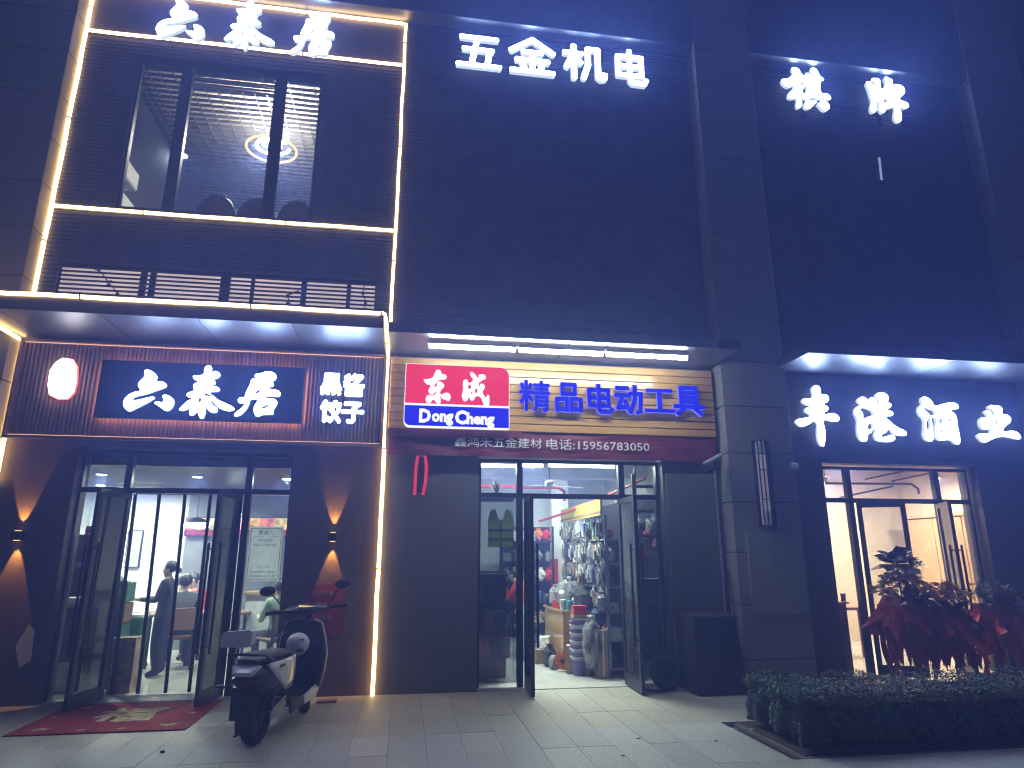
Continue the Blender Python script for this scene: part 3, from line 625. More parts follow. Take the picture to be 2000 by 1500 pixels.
# red strap loop hanging on the charcoal wall
rl = thing('red_loop_light', 'glowing red loop light with dark grey top on the charcoal wall', 'lamp', at(822, 968, YW - .03))
pts = [at(x, y, YW - .025) for x, y in ((810, 966), (811, 940), (813, 910), (816, 893), (824, 887), (831, 893), (833, 912), (831, 940), (826, 966))]
mb = MB()
for a, b in zip(pts, pts[1:]):
    d = (b - a).normalized(); mb.tube([a - d * .004, b + d * .004], .022, 6)
E('red_glow', (1.0, .05, .09), .75); mb.build('loop', 'red_glow', rl, smooth=True)
p = at(823, 888, YW - .03); box('hanger', 'grey_paint', rl, p.x - .045, p.x + .045, p.y - .035, p.y + .02, p.z - .03, p.z + .03, .006)
box('dark_core', 'black_plastic', rl, p.x - .045, p.x + .045, p.y + .01, p.y + .025, p.z - .48, p.z - .03)

# ------------------------------------------------------------------ up-and-down wall lamps
E('lamp_lens', (1.0, .55, .12), 3.0)
def wall_lamp(x, z, label):
    t = thing('wall_lamp', label, 'lamp', (x, YW, z), group='up-down wall lamps beside the restaurant door')
    MB().box(x - .055, x + .055, YW - .11, YW - .004, z - .05, z + .05, .006).build('housing', 'black_plastic', t)
    for sg in (1, -1):
        MB().lathe([(.034, 0), (.034, .004)], (x, YW - .06, z + sg * .052 - (.004 if sg < 0 else 0)), 12).build('lens', 'lamp_lens', t)
        ld = bpy.data.lights.new('beam', 'SPOT'); ld.energy = 48; ld.color = (1.0, .45, .09); ld.spot_size = R(38); ld.spot_blend = .10; ld.shadow_soft_size = .012
        lo = bpy.data.objects.new('beam', ld); COL.objects.link(lo); lo.parent = t; lo.location = (0, -.06, sg * .065)
        lo.rotation_euler = (R(180) - R(10) if sg > 0 else R(10), 0, 0)
wall_lamp(at(651, 1050, YW).x, 1.83, 'small black up-down lamp throwing orange light, right of the restaurant door')
wall_lamp(at(40, 1045, YW).x, 1.83, 'small black up-down lamp throwing orange light, left of the restaurant door')
# tall pillar sconce with chevron ends
t = thing('pillar_sconce', 'tall narrow dim lattice lamp on the stone pillar between the shops', 'lamp', (4.77, YP, 1.96))
zb, zt_ = 1.97, 3.14
box('back_plate', 'dark_metal', t, 4.665, 4.91, YP - .03, YP - .003, zb, zt_)
E('frosted', (.8, .76, .9), .20, .15, 6)
box('diffuser', 'frosted', t, 4.70, 4.80, YP - .10, YP - .032, zb + .03, zt_ - .02)
mb = MB()
for x in (4.685, 4.745, 4.805): mb.box(x, x + .012, YP - .115, YP - .102, zb, zt_)
for z in (zb, zb + .19, zb + .36, zb + .75, zt_ - .2, zt_ - .012): mb.box(4.685, 4.817, YP - .117, YP - .101, z, z + .012)
for i in range(8):
    for z0 in (zb + .012 + i * .021, zt_ - .19 + i * .021):
        for sg in (0, 1):
            T = Matrix.Translation((4.70 + .03 + sg * .055, YP - .108, z0)) @ Matrix.Rotation(R(32 if sg else -32), 4, 'Y'); mb.box(-.03, .03, -.004, .004, -.004, .004, 0, T)
mb.build('lattice', 'dark_metal', t)
box('meter_cabinet', 'stone_cladding', B, 4.46, 5.24, YP - .03, YP - .003, .86, 1.91, .006)
# flood lamp on a bracket, dome camera
t = thing('flood_lamp', 'grey bracketed floodlight by the pillar edge over the charcoal panel', 'lamp', at(1400, 915, 8.3))
c = at(1392, 897, 8.25)
T = Matrix.Translation(c) @ Matrix.Rotation(R(-28), 4, 'Y'); MB().box(-.12, .12, -.10, .10, -.018, .018, .008, T).build('lamp_head', 'grey_paint', t)
MB().tube([c, c + Vector((.08, .08, -.10)), c + Vector((.03, .30, -.14))], .012, 6).build('bracket', 'dark_metal', t)
t = thing('dome_camera', 'small round grey camera at the wine shop wall edge beside the sconce', 'camera', at(1556, 910, YP - .02))
c = at(1552, 911, YP - .05); MB().ball(c, .055, .05, .055, 12, 8).build('dome', 'grey_paint', t, smooth=True); MB().lathe([(.05, 0), (.06, .045)], (c.x, c.y + .002, c.z), 12, 'y').build('mount', 'grey_paint', t)
# ------------------------------------------------------------------ rooms behind the shopfronts
def area(parent, loc, sx, sy, energy, col, rot=(0, 0, 0)):
    ld = bpy.data.lights.new('lamp_light', 'AREA'); ld.shape = 'RECTANGLE'; ld.size = sx; ld.size_y = sy; ld.energy = energy; ld.color = col
    o = bpy.data.objects.new('lamp_light', ld); COL.objects.link(o); o.location = Vector(loc) - (wloc(parent) if parent else Vector((0, 0, 0))); o.rotation_euler = rot
    if parent: o.parent = parent
    return o
def downlight(name, label, loc, mat='downlight', r=.055, energy=0, col=(1, 1, 1), group=None):
    t = thing(name, label, 'lamp', loc, group=group)
    MB().lathe([(r * 1.35, 0), (r * 1.35, .012), (r, .012)], (loc[0], loc[1], loc[2] - .012), 14).build('trim', 'white_plastic', t)
    MB().lathe([(r, 0), (r, .004)], (loc[0], loc[1], loc[2] - .018), 14).build('lens', mat, t)
    if energy: area(t, (loc[0], loc[1], loc[2] - .03), r * 2, r * 2, energy, col)
    return t
# --- restaurant
ZC = 2.74; RX0, RX1, RYB = -5.7, -.36, 15.2
M('ceiling_dark', (.09, .09, .10), .35, .3)
M('ceiling_panel', (.12, .12, .13), .3, .4)
box('interior_floor', 'tile_floor', B, RX0, RX1, 9.0, RYB, -.04, .005)
box('interior_wall', 'white_paint', B, RX0 - .1, RX0, 9.0, RYB, 0, 3.2); box('interior_wall', 'white_paint', B, RX1, RX1 + .1, 9.0, 14.9, 0, 3.2)
box('interior_wall', 'white_paint', B, RX0, RX1, RYB, RYB + .1, 0, 3.2)
box('ceiling_slab', 'ceiling_panel', B, RX0, RX1, 9.0, RYB, ZC + .06, ZC + .12)
mb = MB()
y = 9.05
while y < RYB - .05: mb.box(RX0 + .01, RX1 - .01, y, y + .035, ZC, ZC + .055); y += .10
o = mb.build('ceiling_slats', 'ceiling_dark', B); o['kind'] = 'stuff'
box('bulkhead', 'grey_paint', B, RX0 + .02, RX1 - .02, 9.02, 9.05, ZC - .02, 3.2)
# wide white inner partition with corridor, seen left of centre
PTX = at(358, 1100, 13.2).x; box('inner_partition', 'white_paint', B, RX0 + .01, PTX, 13.2, 13.3, 0, ZC - .005)
for q, (px, py, Y) in enumerate(((197, 938, 10.2), (385, 938, 10.3), (560, 940, 10.4), (193, 972, 11.8))):
    p = at(px, py, Y); 
    downlight('ceiling_spot', ['round ceiling spot seen through the left restaurant transom', 'round ceiling spot seen through the middle restaurant transom', 'round ceiling spot seen through the right restaurant transom', 'round ceiling spot deeper inside, above the dark notice panel'][q], (p.x, Y, ZC - .001), 'downlight', .06, 60, (.90, 1, .74), 'restaurant ceiling spots')
# flat square ceiling lamp and a drum pendant
t = thing('ceiling_lamp', 'flat rectangular white ceiling lamp left of the woman', 'lamp', (at(270, 1000, 12).x, 12, ZC - .1)); p = at(270, 998, 12)
box('lamp_body', 'white_plastic', t, p.x - .32, p.x + .32, 11.8, 12.2, ZC - .04, ZC - .001); box('diffuser', 'tube_white', t, p.x - .30, p.x + .30, 11.82, 12.18, ZC - .052, ZC - .041)
area(t, (p.x, 12, ZC - .07), .6, .4, 170, (.90, 1, .74))
p = at(383, 1024, 11.6); t = thing('pendant_lamp', 'broad white pendant lamp with dark cap in front of the menu boards', 'lamp', p)
MB().lathe([(.20, 0), (.21, .03), (.20, .07)], (p.x, p.y, p.z - .05), 24).build('lamp_shade', 'tube_white', t, smooth=True)
MB().lathe([(.19, 0), (.12, .06), (.03, .09)], (p.x, p.y, p.z + .022), 20).build('cap', 'dark_metal', t, smooth=True); MB().tube([(p.x, p.y, p.z + .1), (p.x, p.y, ZC)], .008, 6).build('cord', 'black_plastic', t)
area(t, (p.x, p.y, p.z - .08), .35, .35, 26, (.90, 1, .74))
p = at(455, 1005, 12.4); t = thing('ceiling_lamp', 'square white ceiling lamp behind the right restaurant door leaf', 'lamp', p)
box('lamp_body', 'white_plastic', t, p.x - .12, p.x + .12, 12.3, 12.5, p.z + .03, ZC - .002); box('diffuser', 'tube_white', t, p.x - .12, p.x + .12, 12.29, 12.5, p.z - .06, p.z + .028)
# menu light boxes
cols = [(1, .30, .22), (1, .72, .30), (.98, .85, .45), (1, .45, .12), (1, .62, .55), (.95, .85, .35), (1, .6, .2)]
mt = thing('menu_board', 'row of lit picture menu boxes over the restaurant counter', 'menu board', at(460, 1045, 13.0))
edges = [364, 384, 403, 424, 447, 476, 484, 508, 536, 560]
for i in range(9):
    a, b = at(edges[i] + 1, 1012, 13.0), at(edges[i + 1] - 1, 1046, 13.0)
    c = cols[i % 7]
    m = E('menu_%d' % i, c, 1.9, .55, 9.0); m2 = E('menu_foot_%d' % i, (1, .12, .16), .9, .5, 16)
    cs = box('menu_case', 'black_plastic', mt, a.x - .012, b.x + .012, 12.98, 13.06, b.z - .012, a.z + .012)
    zm = b.z + (a.z - b.z) * .33
    box('menu_picture', m, cs, a.x, b.x, 12.972, 12.979, zm, a.z); box('menu_price_strip', m2, cs, a.x, b.x, 12.972, 12.979, b.z, zm - .01)
M('counter_wall_paint', (.16, .165, .18), .6); box('counter_wall', 'counter_wall_paint', B, PTX + .01, RX1, 13.1, 13.2, 0, 3.2)
area(mt, (-2.0, 12.9, 1.9), 2.0, .3, 10, (1, .7, .5), (R(-60), 0, 0))
# counter
ct = thing('service_counter', 'pale service counter with wooden top under the menu boards', 'counter', (-1.7, 11.4, 0))
a = at(470, 1180, 11.4)
box('front_panel', 'white_paint', ct, -2.45, -.5, 11.42, 11.9, .1, 1.0); box('counter_top', 'cardboard', ct, -2.5, -.45, 11.36, 11.95, 1.0, 1.05, .006); box('plinth', 'black_plastic', ct, -2.4, -.5, 11.46, 11.9, .005, .1)
# framed picture, dark notice, fridge, crates, bin, green drum, roll-up leaflet stand
p = at(261, 1072, 13.15); t = thing('wall_picture', 'narrow dark framed picture on the white inner wall behind the woman', 'picture', p)
box('picture_frame', 'dark_metal', t, p.x - .13, p.x + .13, 13.14, 13.19, p.z - .33, p.z + .33, .006); box('picture_sheet', 'grey_paint', t, p.x - .11, p.x + .11, 13.13, 13.139, p.z - .31, p.z + .31)
p = at(163, 1100, 9.25); t = thing('notice_board', 'dark maroon hanging notice panel inside the left restaurant window', 'notice', (p.x, 9.25, .9))
M('maroon', (.10, .03, .035), .5); box('panel', 'maroon', t, p.x - .24, p.x + .24, 9.24, 9.27, p.z - .40, p.z + .35); text('六泰居', 'print', ('paper',), t, p.x - .21, p.z - .05, 9.235, .07, .2, .003, 0)
p = at(178, 1037, 9.3); t = thing('leaflet_holder', 'small red and white leaflet holder above the notice panel', 'leaflet', p); box('leaflet', 'red_paint', t, p.x - .06, p.x + .06, 9.28, 9.30, p.z - .05, p.z + .06); box('holder', 'white_plastic', t, p.x - .02, p.x + .06, 9.265, 9.28, p.z - .10, p.z - .03)
t = thing('drinks_cooler', 'low drinks cooler with pale lid by the left restaurant window', 'cooler', (-3.95, 9.55, 0))
box('cooler_body', 'grey_paint', t, -4.22, -3.72, 9.35, 9.85, .005, 1.02, .01); box('lid', 'white_plastic', t, -4.24, -3.70, 9.33, 9.87, 1.02, 1.10, .01); box('glass_front', 'frame_black', t, -4.16, -3.78, 9.335, 9.349, .35, .98)
M('crate_green', (.05, .16, .08), .5); M('crate_brown', (.20, .11, .06), .6)
crate_me = None
for k in range(5):
    t = thing('bottle_crate', ['green bottle crate at the bottom of the stack behind the open door leaf', 'brown bottle crate, second from the bottom of the stack behind the door leaf', 'green bottle crate in the middle of the stack behind the door leaf', 'brown bottle crate, second from the top of the stack behind the door leaf', 'green bottle crate on top of the stack behind the door leaf'][k], 'crate', (at(212, 1230, 9.65).x, 9.65, .005 + k * .255), group='stacked bottle crates')
    mb = MB(); mb.box(-.2, .2, -.14, .14, 0, .02); 
    for sx in (-1, 1): mb.box(sx * .2 - .008, sx * .2 + .008, -.14, .14, .02, .24); mb.box(-.2, .2, sx * .14 - .008, sx * .14 + .008, .02, .10); mb.box(-.2, .2, sx * .14 - .008, sx * .14 + .008, .16, .245)
    mb.build('crate_shell', 'crate_green' if k % 2 == 0 else 'crate_brown', t, local=True)
    bt = MB()
    for i in range(4):
        for j in range(3): bt.lathe([(.032, 0), (.032, .15), (.012, .2), (.012, .24)], (-.14 + i * .093, -.09 + j * .09, .021), 8)
    bt.build('bottles', 'crate_green', t, local=True, smooth=True)['kind'] = 'stuff'
DRX = at(262, 1225, 9.95).x; t = thing('green_drum', 'green drum standing behind the plastic door curtain', 'drum', (DRX, 9.95, 0))
M('drum_green', (.03, .17, .07), .4); MB().lathe([(.16, .005), (.17, .02), (.165, .3), (.172, .31), (.165, .32), (.165, .78), (.172, .80), (.16, .82)], (DRX, 9.95, 0), 20).build('drum_body', 'drum_green', t, smooth=True); MB().lathe([(.158, 0), (.15, .03)], (DRX, 9.95, .82), 20).build('lid', 'white_plastic', t)
CRX = at(243, 1310, 9.3).x; t = thing('printed_carton', 'tall mottled printed carton just inside the restaurant doorway', 'carton', (CRX, 9.3, 0))
M('carton_print', (.42, .27, .20), .6, var=.6, scale=11); box('carton_body', 'carton_print', t, CRX - .13, CRX + .13, 9.18, 9.42, .006, .62, .004); box('carton_flap', 'cardboard', t, CRX - .13, CRX + .13, 9.17, 9.40, .625, .632)
t = thing('dining_table', 'dark square dining table behind the standing woman', 'table', (-2.75, 11.5, 0))
box('table_top', 'crate_brown', t, -3.25, -2.35, 11.2, 11.9, .72, .76, .006)
for sx in (-3.2, -2.4):
    for sy in (11.25, 11.85): box('leg', 'dark_metal', t, sx - .02, sx + .02, sy - .02, sy + .02, .005, .72)
t = thing('dining_table', 'dark dining table at the left of the doorway with a plate', 'table', (-4.15, 11.3, 0))
box('table_top', 'crate_brown', t, -4.6, -3.65, 11.0, 11.7, .72, .76, .006)
for sx in (-4.55, -3.7):
    for sy in (11.05, 11.65): box('leg', 'dark_metal', t, sx - .02, sx + .02, sy - .02, sy + .02, .005, .72)
t = thing('plate', 'white plate lying on the left dining table', 'plate', (-3.95, 11.25, .76)); MB().lathe([(.05, 0), (.12, .02), (.125, .024), (.06, .008)], (-3.95, 11.25, .761), 20).build('plate_dish', 'white_plastic', t, smooth=True)
# clear curtain strips hanging in the doorway, dark weighted edges
dc = thing('door_curtain', 'clear plastic curtain with dark upright edge strips in the restaurant doorway', 'curtain', (-2.7, 9.06, 0))
exs = [at(x, 965, 9.06).x for x in (265, 312, 362, 412)] + [-2.13]
ex2 = [at(x, 1362, 9.06).x for x in (217, 268, 322, 368)] + [-2.13]
for i in range(4):
    xt, xb = exs[i], ex2[i]
    mb = MB(); mb.loft([[(xb - .02, 9.05, .02), (xb + .02, 9.05, .02), (xb + .02, 9.065, .02), (xb - .02, 9.065, .02)], [(xt - .02, 9.05, 2.36), (xt + .02, 9.05, 2.36), (xt + .02, 9.065, 2.36), (xt - .02, 9.065, 2.36)]]); mb.build('edge_strip', 'black_plastic', dc)
for i in range(4):
    n = 8; lo = [(ex2[i] + (ex2[i + 1] - ex2[i]) * k / n, 9.072 + .012 * math.sin(k * 1.9), .03) for k in range(n + 1)]; hi = [(exs[i] + (exs[i + 1] - exs[i]) * k / n, 9.072 + .006 * math.sin(k * 1.3), 2.36) for k in range(n + 1)]
    MB().loft([lo, hi], close=False).build('curtain_sheet', 'curtain_film', dc, smooth=True)
box('curtain_rail', 'dark_metal', dc, -3.4, -2.03, 9.04, 9.08, 2.36, 2.39)
# notice poster on the inside of the right pane (seen from behind, so mirrored)
a, b = at(487, 1045, YD + .05), at(548, 1136, YD + .05)
a2 = at(482, 1134, YD + .05)
t = thing('window_poster', 'pale blue translucent notice stuck inside the right restaurant pane', 'poster', (a2.x, YD + .05, a2.z))
mp_ = bpy.data.materials.new('poster_film'); mp_.use_nodes = True; MATS['poster_film'] = mp_; tt = mp_.node_tree; tt.nodes.clear()
oo = tt.nodes.new('ShaderNodeOutputMaterial'); d1 = tt.nodes.new('ShaderNodeBsdfTranslucent'); d1.inputs[0].default_value = (.92, .97, 1, 1); d2 = tt.nodes.new('ShaderNodeBsdfDiffuse'); d2.inputs[0].default_value = (.6, .7, .75, 1); mx_ = tt.nodes.new('ShaderNodeMixShader'); mx_.inputs[0].default_value = .15
tt.links.new(d1.outputs[0], mx_.inputs[1]); tt.links.new(d2.outputs[0], mx_.inputs[2]); tt.links.new(mx_.outputs[0], oo.inputs[0])
PX0, PX1, PZ0, PZ1 = -1.93, -1.53, 1.30, 1.96
box('sheet', 'poster_film', t, PX0, PX1, YD + .040, YD + .043, PZ0, PZ1)
mb = MB()
for q in ((PX0 + .015, PX1 - .015, PZ0 + .02, PZ0 + .026), (PX0 + .015, PX1 - .015, PZ1 - .026, PZ1 - .02), (PX0 + .015, PX0 + .021, PZ0 + .026, PZ1 - .026), (PX1 - .021, PX1 - .015, PZ0 + .026, PZ1 - .026), (PX0 + .05, PX0 + .17, PZ1 - .13, PZ1 - .124), (PX0 + .23, PX1 - .05, PZ1 - .13, PZ1 - .124)): mb.box(q[0], q[1], YD + .0375, YD + .0395, q[2], q[3])
mb.build('printed_rule', 'black_paint', t)
for body, z, h, x0, w_ in (('六泰居', PZ1 - .105, .06, .11, .18), ('营业时间', PZ1 - .19, .04, .11, .17), ('09:00-22:00', PZ1 - .24, .032, .06, .27), ('扫一扫', PZ0 + .155, .03, .13, .14), ('外卖订餐热线', PZ0 + .095, .03, .05, .30), ('线上扫码点餐优惠', PZ0 + .045, .03, .05, .30)):
    text(body, 'print', ('black_paint',), t, PX0 + x0, z, YD + .0372, h, w_, .0015, 0, mirror=True)

# --- dining room upstairs
UZ, UC = 5.5, 9.1
box('upper_floor', 'dark_metal', B, RX0, RX1, 8.9, 14.0, UZ - .2, UZ)
box('upper_wall', 'white_paint', B, RX0, -4.72, 8.9, 14.0, UZ, 7.28); box('upper_wall', 'screen_back', B, RX0, -4.722, 8.9, 14.0, 7.285, UC + .4); box('upper_wall', 'white_paint', B, RX0, RX1, 14.0, 14.1, UZ, UC + .4); box('upper_wall', 'white_paint', B, RX1, RX1 + .02, 8.9, 14.0, UZ, UC + .4)
box('upper_slab', 'warm_paint', B, -4.72, RX1, 8.82, 14.0, UC + .40, UC + .5)
mb = MB(); y = 8.95
while y < 13.95: mb.box(-4.71, RX1 - .01, y, y + .022, UC, UC + .05); y += .135
x = -4.6
while x < RX1 - .05: mb.box(x, x + .012, 8.92, 13.95, UC + .002, UC + .048); x += .20
o = mb.build('open_cell_ceiling', 'ceiling_dark', B); o['kind'] = 'stuff'
mb = MB(); mb.box(-4.70, -.5, 9.0, 9.2, UC - .12, UC - .002); mb.box(-4.70, -.5, 9.3, 9.33, UC - .06, UC - .002); mb.build('curtain_box', 'ceiling_dark', B)
c = at(530, 298, 10.7); c.z = 8.55
t = thing('ring_pendant', 'large spiral ring pendant lamp in the upper dining room', 'lamp', c)
def ring(c, r, tilt, rr=.02, a0=0, a1=360, n=40):
    return [c + Vector((r * math.cos(R(a0 + (a1 - a0) * i / n)), r * math.sin(R(a0 + (a1 - a0) * i / n)), tilt * math.sin(R(a0 + (a1 - a0) * i / n) + .6))) for i in range(n + 1)]
E('ring_warm', (1.0, .72, .26), 2.6)
MB().tube(ring(c, .42, .02), .022, 8, False).build('outer_ring', 'ring_warm', t, smooth=True)
MB().tube(ring(c + Vector((.02, 0, .06)), .27, .03, a0=20, a1=330), .026, 8).build('middle_ring', 'tube_white', t, smooth=True)
MB().tube(ring(c + Vector((.0, 0, .10)), .15, .03, a0=150, a1=480), .022, 8).build('inner_ring', 'tube_white', t, smooth=True)
mb = MB()
for k in range(3): mb.tube([c + Vector((.4 * math.cos(k * 2.1), .4 * math.sin(k * 2.1), .02)), (c.x, c.y, UC)], .004, 4)
mb.lathe([(.10, 0), (.10, .03)], (c.x, c.y, UC - .03), 14); mb.build('suspension', 'dark_metal', t)
area(t, (c.x, c.y, c.z - .05), .6, .6, 160, (1, .95, .72)); area(t, (c.x, c.y, c.z + .12), .5, .5, 270, (1, .95, .72), (R(180), 0, 0))
p = at(352, 342, 12.0); downlight('ceiling_spot', 'bright round spot on the upper dining room ceiling', (p.x, 12.0, UC - .004), 'downlight', .075, 10, (.85, 1, 1))
t = thing('wall_air_vent', 'white split air-conditioner on the upper room side wall', 'air conditioner', (-4.6, 9.6, 7.3))
box('unit', 'white_plastic', t, -4.715, -4.50, 9.4, 10.3, 7.28, 7.60, .03); box('flap', 'grey_paint', t, -4.62, -4.505, 9.45, 10.25, 7.268, 7.279)
box('wall_trim', 'dark_metal', B, -4.718, -4.705, 9.0, 13.9, 6.95, 6.99); box('wall_trim', 'dark_metal', B, -4.718, -4.705, 11.0, 11.04, 5.5, 6.95)
def dchair(x, label):
    t = thing('dining_chair', label, 'chair', (x, 9.25, UZ), group='high-backed chairs at the upper window')
    pts = [(-.24, .42), (-.26, .80), (-.24, 1.02), (-.17, 1.16), (-.07, 1.23), (0, 1.25), (.07, 1.23), (.17, 1.16), (.24, 1.02), (.26, .80), (.24, .42)]
    M_ = 'black_plastic'
    mb = MB().prism([(a * .9, b * .985) for a, b in pts], -.02, .02); mb.build('backrest', 'maroon', t, local=True)
    fr = MB().tube([(a, 0, b) for a, b in pts], .026, 8); 
    for k in range(5): fr.ball((-.10 + k * .05, 0, 1.25 + .022 * math.cos((k - 2) * .8)), .028, .02, .026, 8, 6)
    fr.build('back_frame', 'chrome' if False else M_, t, local=True, smooth=True)
    MB().box(-.25, .25, .03, .5, .42, .49, .02).build('seat', 'maroon', t, local=True)
    for sx in (-.22, .22):
        for sy in (0.02, .46): MB().box(sx - .02, sx + .02, sy - .02, sy + .02, 0, .42).build('leg', M_, t, local=True)
for px, lb_ in ((424, 'high-backed dining chair, leftmost at the upper window'), (502, 'high-backed dining chair, middle one at the upper window'), (580, 'high-backed dining chair, rightmost at the upper window')):
    dchair(at(px, 400, 9.25).x, lb_)
# ------------------------------------------------------------------ hardware shop interior
HX0, HX1, HYB, HZC = .1, 4.6, 15.0, 3.6
box('interior_floor', 'concrete_floor', B, HX0, HX1, 9.0, HYB, -.04, .006)
box('interior_wall', 'white_paint', B, HX0 - .1, HX0, 9.0, HYB, 0, HZC); box('interior_wall', 'white_paint', B, HX1, HX1 + .1, 9.0, HYB, 0, HZC)
box('interior_wall', 'white_paint', B, HX0, HX1, HYB, HYB + .1, 0, HZC); box('ceiling_slab', 'white_paint', B, HX0, HX1, 9.0, HYB, HZC, HZC + .1)
box('ceiling_beam', 'white_paint', B, HX0, HX1, 12.2, 12.6, 3.05, HZC - .003)
p = at(1090, 1080, 14.3); box('interior_column', 'white_paint', B, p.x - .15, p.x + .22, 14.2, 14.5, 0, HZC - .004)
for q, (a, b, Y) in enumerate(((938, 1008, 9.9), (1018, 1060, 9.95), (1072, 1200, 10.0))):
    pa, pb = at(a, 909, Y), at(b, 911, Y)
    t = thing('tube_light', ['short white tube lamp seen through the left hardware transom', 'stub of a white tube lamp beside the fan rod in the hardware shop', 'long white tube lamp seen through the middle hardware transom'][q], 'lamp', ((pa.x + pb.x) / 2, Y, pa.z))
    MB().tube([(pa.x, Y, pa.z), (pb.x, Y, pa.z)], .022, 8).build('tube', 'tube_white', t, smooth=True); box('fitting', 'white_plastic', t, pa.x, pb.x, Y - .03, Y + .03, pa.z + .025, pa.z + .06)
    area(t, ((pa.x + pb.x) / 2, Y, pa.z - .03), pb.x - pa.x, .06, 85, (.86, 1, .80))
t = thing('tube_light', 'white tube lamp deep inside the hardware shop by the far racks', 'lamp', (2.6, 12.9, 3.0)); MB().tube([(1.9, 12.9, 3.3), (3.4, 12.9, 3.3)], .022, 8).build('tube', 'tube_white', t, smooth=True); area(t, (2.6, 12.9, 3.26), 1.5, .08, 100, (.86, 1, .80))
# ceiling fan
c = at(1073, 945, 10.6); t = thing('ceiling_fan', 'grey ceiling fan behind the hardware shop transom', 'fan', c)
MB().tube([(c.x, c.y, c.z + .02), (c.x, c.y, HZC)], .012, 6).build('rod', 'dark_metal', t); MB().lathe([(.05, 0), (.085, .02), (.085, .09), (.05, .12)], (c.x, c.y, c.z - .06), 16).build('motor', 'grey_paint', t, smooth=True)
for k in range(3):
    a = R(20 + 120 * k); T = Matrix.Translation((c.x, c.y, c.z - .03)) @ Matrix.Rotation(a, 4, 'Z') @ Matrix.Rotation(R(8), 4, 'X'); MB().box(.08, .62, -.06, .06, -.004, .004, 0, T).build('blade', 'grey_paint', t)
# red sprinkler pipes
mb = MB(); mb.tube([(1.2, 10.9, 2.72), (2.52, 10.9, 2.72), (2.62, 10.9, 2.66), (2.62, 10.9, 2.5)], .03, 8); mb.tube([at(1053, 1018, 11.6), at(1110, 1000, 10.9), at(1170, 975, 10.0), at(1260, 935, 9.25)], .02, 8); mb.tube([at(1240, 880, 9.4), at(1240, 950, 9.4)], .015, 6)
t = thing('sprinkler_pipe', 'red sprinkler pipework crossing the hardware shop ceiling', 'pipe', (2.2, 10.9, 2.6)); mb.build('pipe_run', 'red_paint', t, smooth=True)
# the long right-hand rack, full of small goods
RKX, RY0, RY1 = 2.80, 9.25, 11.75
t = thing('goods_rack', 'long steel goods rack with yellow fascia along the right of the hardware shop', 'rack', (RKX + .2, 10.5, 0))
M('yellow_sign', (.40, .32, .06), .5, var=.25, scale=3); M('steel_grey', (.28, .29, .30), .5, .4)
box('fascia_board', 'yellow_sign', t, RKX - .05, RKX - .02, RY0, RY1, 2.17, 2.40); box('fascia_stripe', 'goods_olive' if False else 'crate_brown', t, RKX - .056, RKX - .051, RY0, RY1, 2.20, 2.23)
box('back_panel', 'dark_metal', t, RKX + .42, RKX + .44, RY0, RY1, .0, 2.4)
SH = (.12, .48, .84, 1.18, 1.50, 1.84)
for z in SH: box('shelf', 'steel_grey', t, RKX, RKX + .42, RY0, RY1, z - .02, z)
for y in (RY0, (RY0 + RY1) / 2, RY1 - .04):
    for x in (RKX, RKX + .38): box('upright', 'steel_grey', t, x, x + .04, y, y + .04, .006, 2.17)
gc = {'steel': (.18, .19, .20), 'black': (.03, .03, .035), 'navy': (.04, .06, .16), 'white': (.7, .7, .68), 'silver': (.32, .33, .33), 'brown': (.2, .13, .07), 'olive': (.18, .17, .08), 'yellow': (.6, .42, .04), 'red': (.5, .03, .03), 'orange': (.6, .15, .03), 'teal': (.04, .22, .24), 'pink': (.6, .2, .3)}
for k_, v_ in gc.items(): M('goods_' + k_, v_, .32, var=.55, scale=30)
def pack_mesh(kind, mat):
    mb = MB()
    if kind == 'card':        # blister card with a product bump and hanging hole tab
        mb.box(-.045, .045, -.003, .003, -.22, 0, .002); mb.box(-.03, .03, -.028, -.003, -.18, -.06, .008); mb.box(-.012, .012, -.004, .004, 0, .02)
    elif kind == 'box': mb.box(-.06, .06, -.08, .08, 0, .12, .004); mb.box(-.058, .058, -.012, .012, .1201, .1215)
    elif kind == 'can': mb.lathe([(.045, 0), (.047, .005), (.047, .13), (.04, .14), (.018, .145), (.018, .17)], (0, 0, 0), 10)
    elif kind == 'bag': mb.ball((0, 0, .09), .07, .07, .09, 10, 6, lambda d: .15 * math.sin(d.x * 9) * math.cos(d.z * 7)); mb.lathe([(.02, .16), (.035, .2)], (0, 0, 0), 8)
    elif kind == 'roll': mb.lathe([(.03, -.03), (.07, -.03), (.07, .03), (.03, .03)], (0, 0, .07), 14, 'x')
    o = mb.build('x', 'goods_' + mat); me = o.data; bpy.data.objects.remove(o); return me
PM = {(k, m): pack_mesh(k, m) for k in ('card', 'box', 'can', 'bag', 'roll') for m in gc}
GL = {'card': ('hanging_pack', 'small carded tool pack hanging on the crowded right hardware rack', 'tool pack'), 'box': ('small_carton', 'small goods carton on the crowded right hardware rack', 'carton'), 'can': ('spray_can', 'small can among the goods on the right hardware rack', 'can'), 'bag': ('goods_bag', 'small stuffed goods bag on the crowded right hardware rack', 'bag'), 'roll': ('tape_roll', 'upright roll among the goods on the right hardware rack', 'roll')}
ORD = 'first second third fourth fifth sixth seventh eighth ninth tenth eleventh twelfth thirteenth fourteenth fifteenth sixteenth seventeenth eighteenth nineteenth twentieth'.split() + ['twenty-' + q for q in 'first second third fourth fifth sixth seventh eighth ninth'.split()] + ['thirtieth'] + ['thirty-' + q for q in 'first second third fourth fifth sixth seventh eighth ninth'.split()] + ['fortieth'] + ['forty-' + q for q in 'first second third fourth fifth sixth seventh eighth ninth'.split()]
CNT = {}
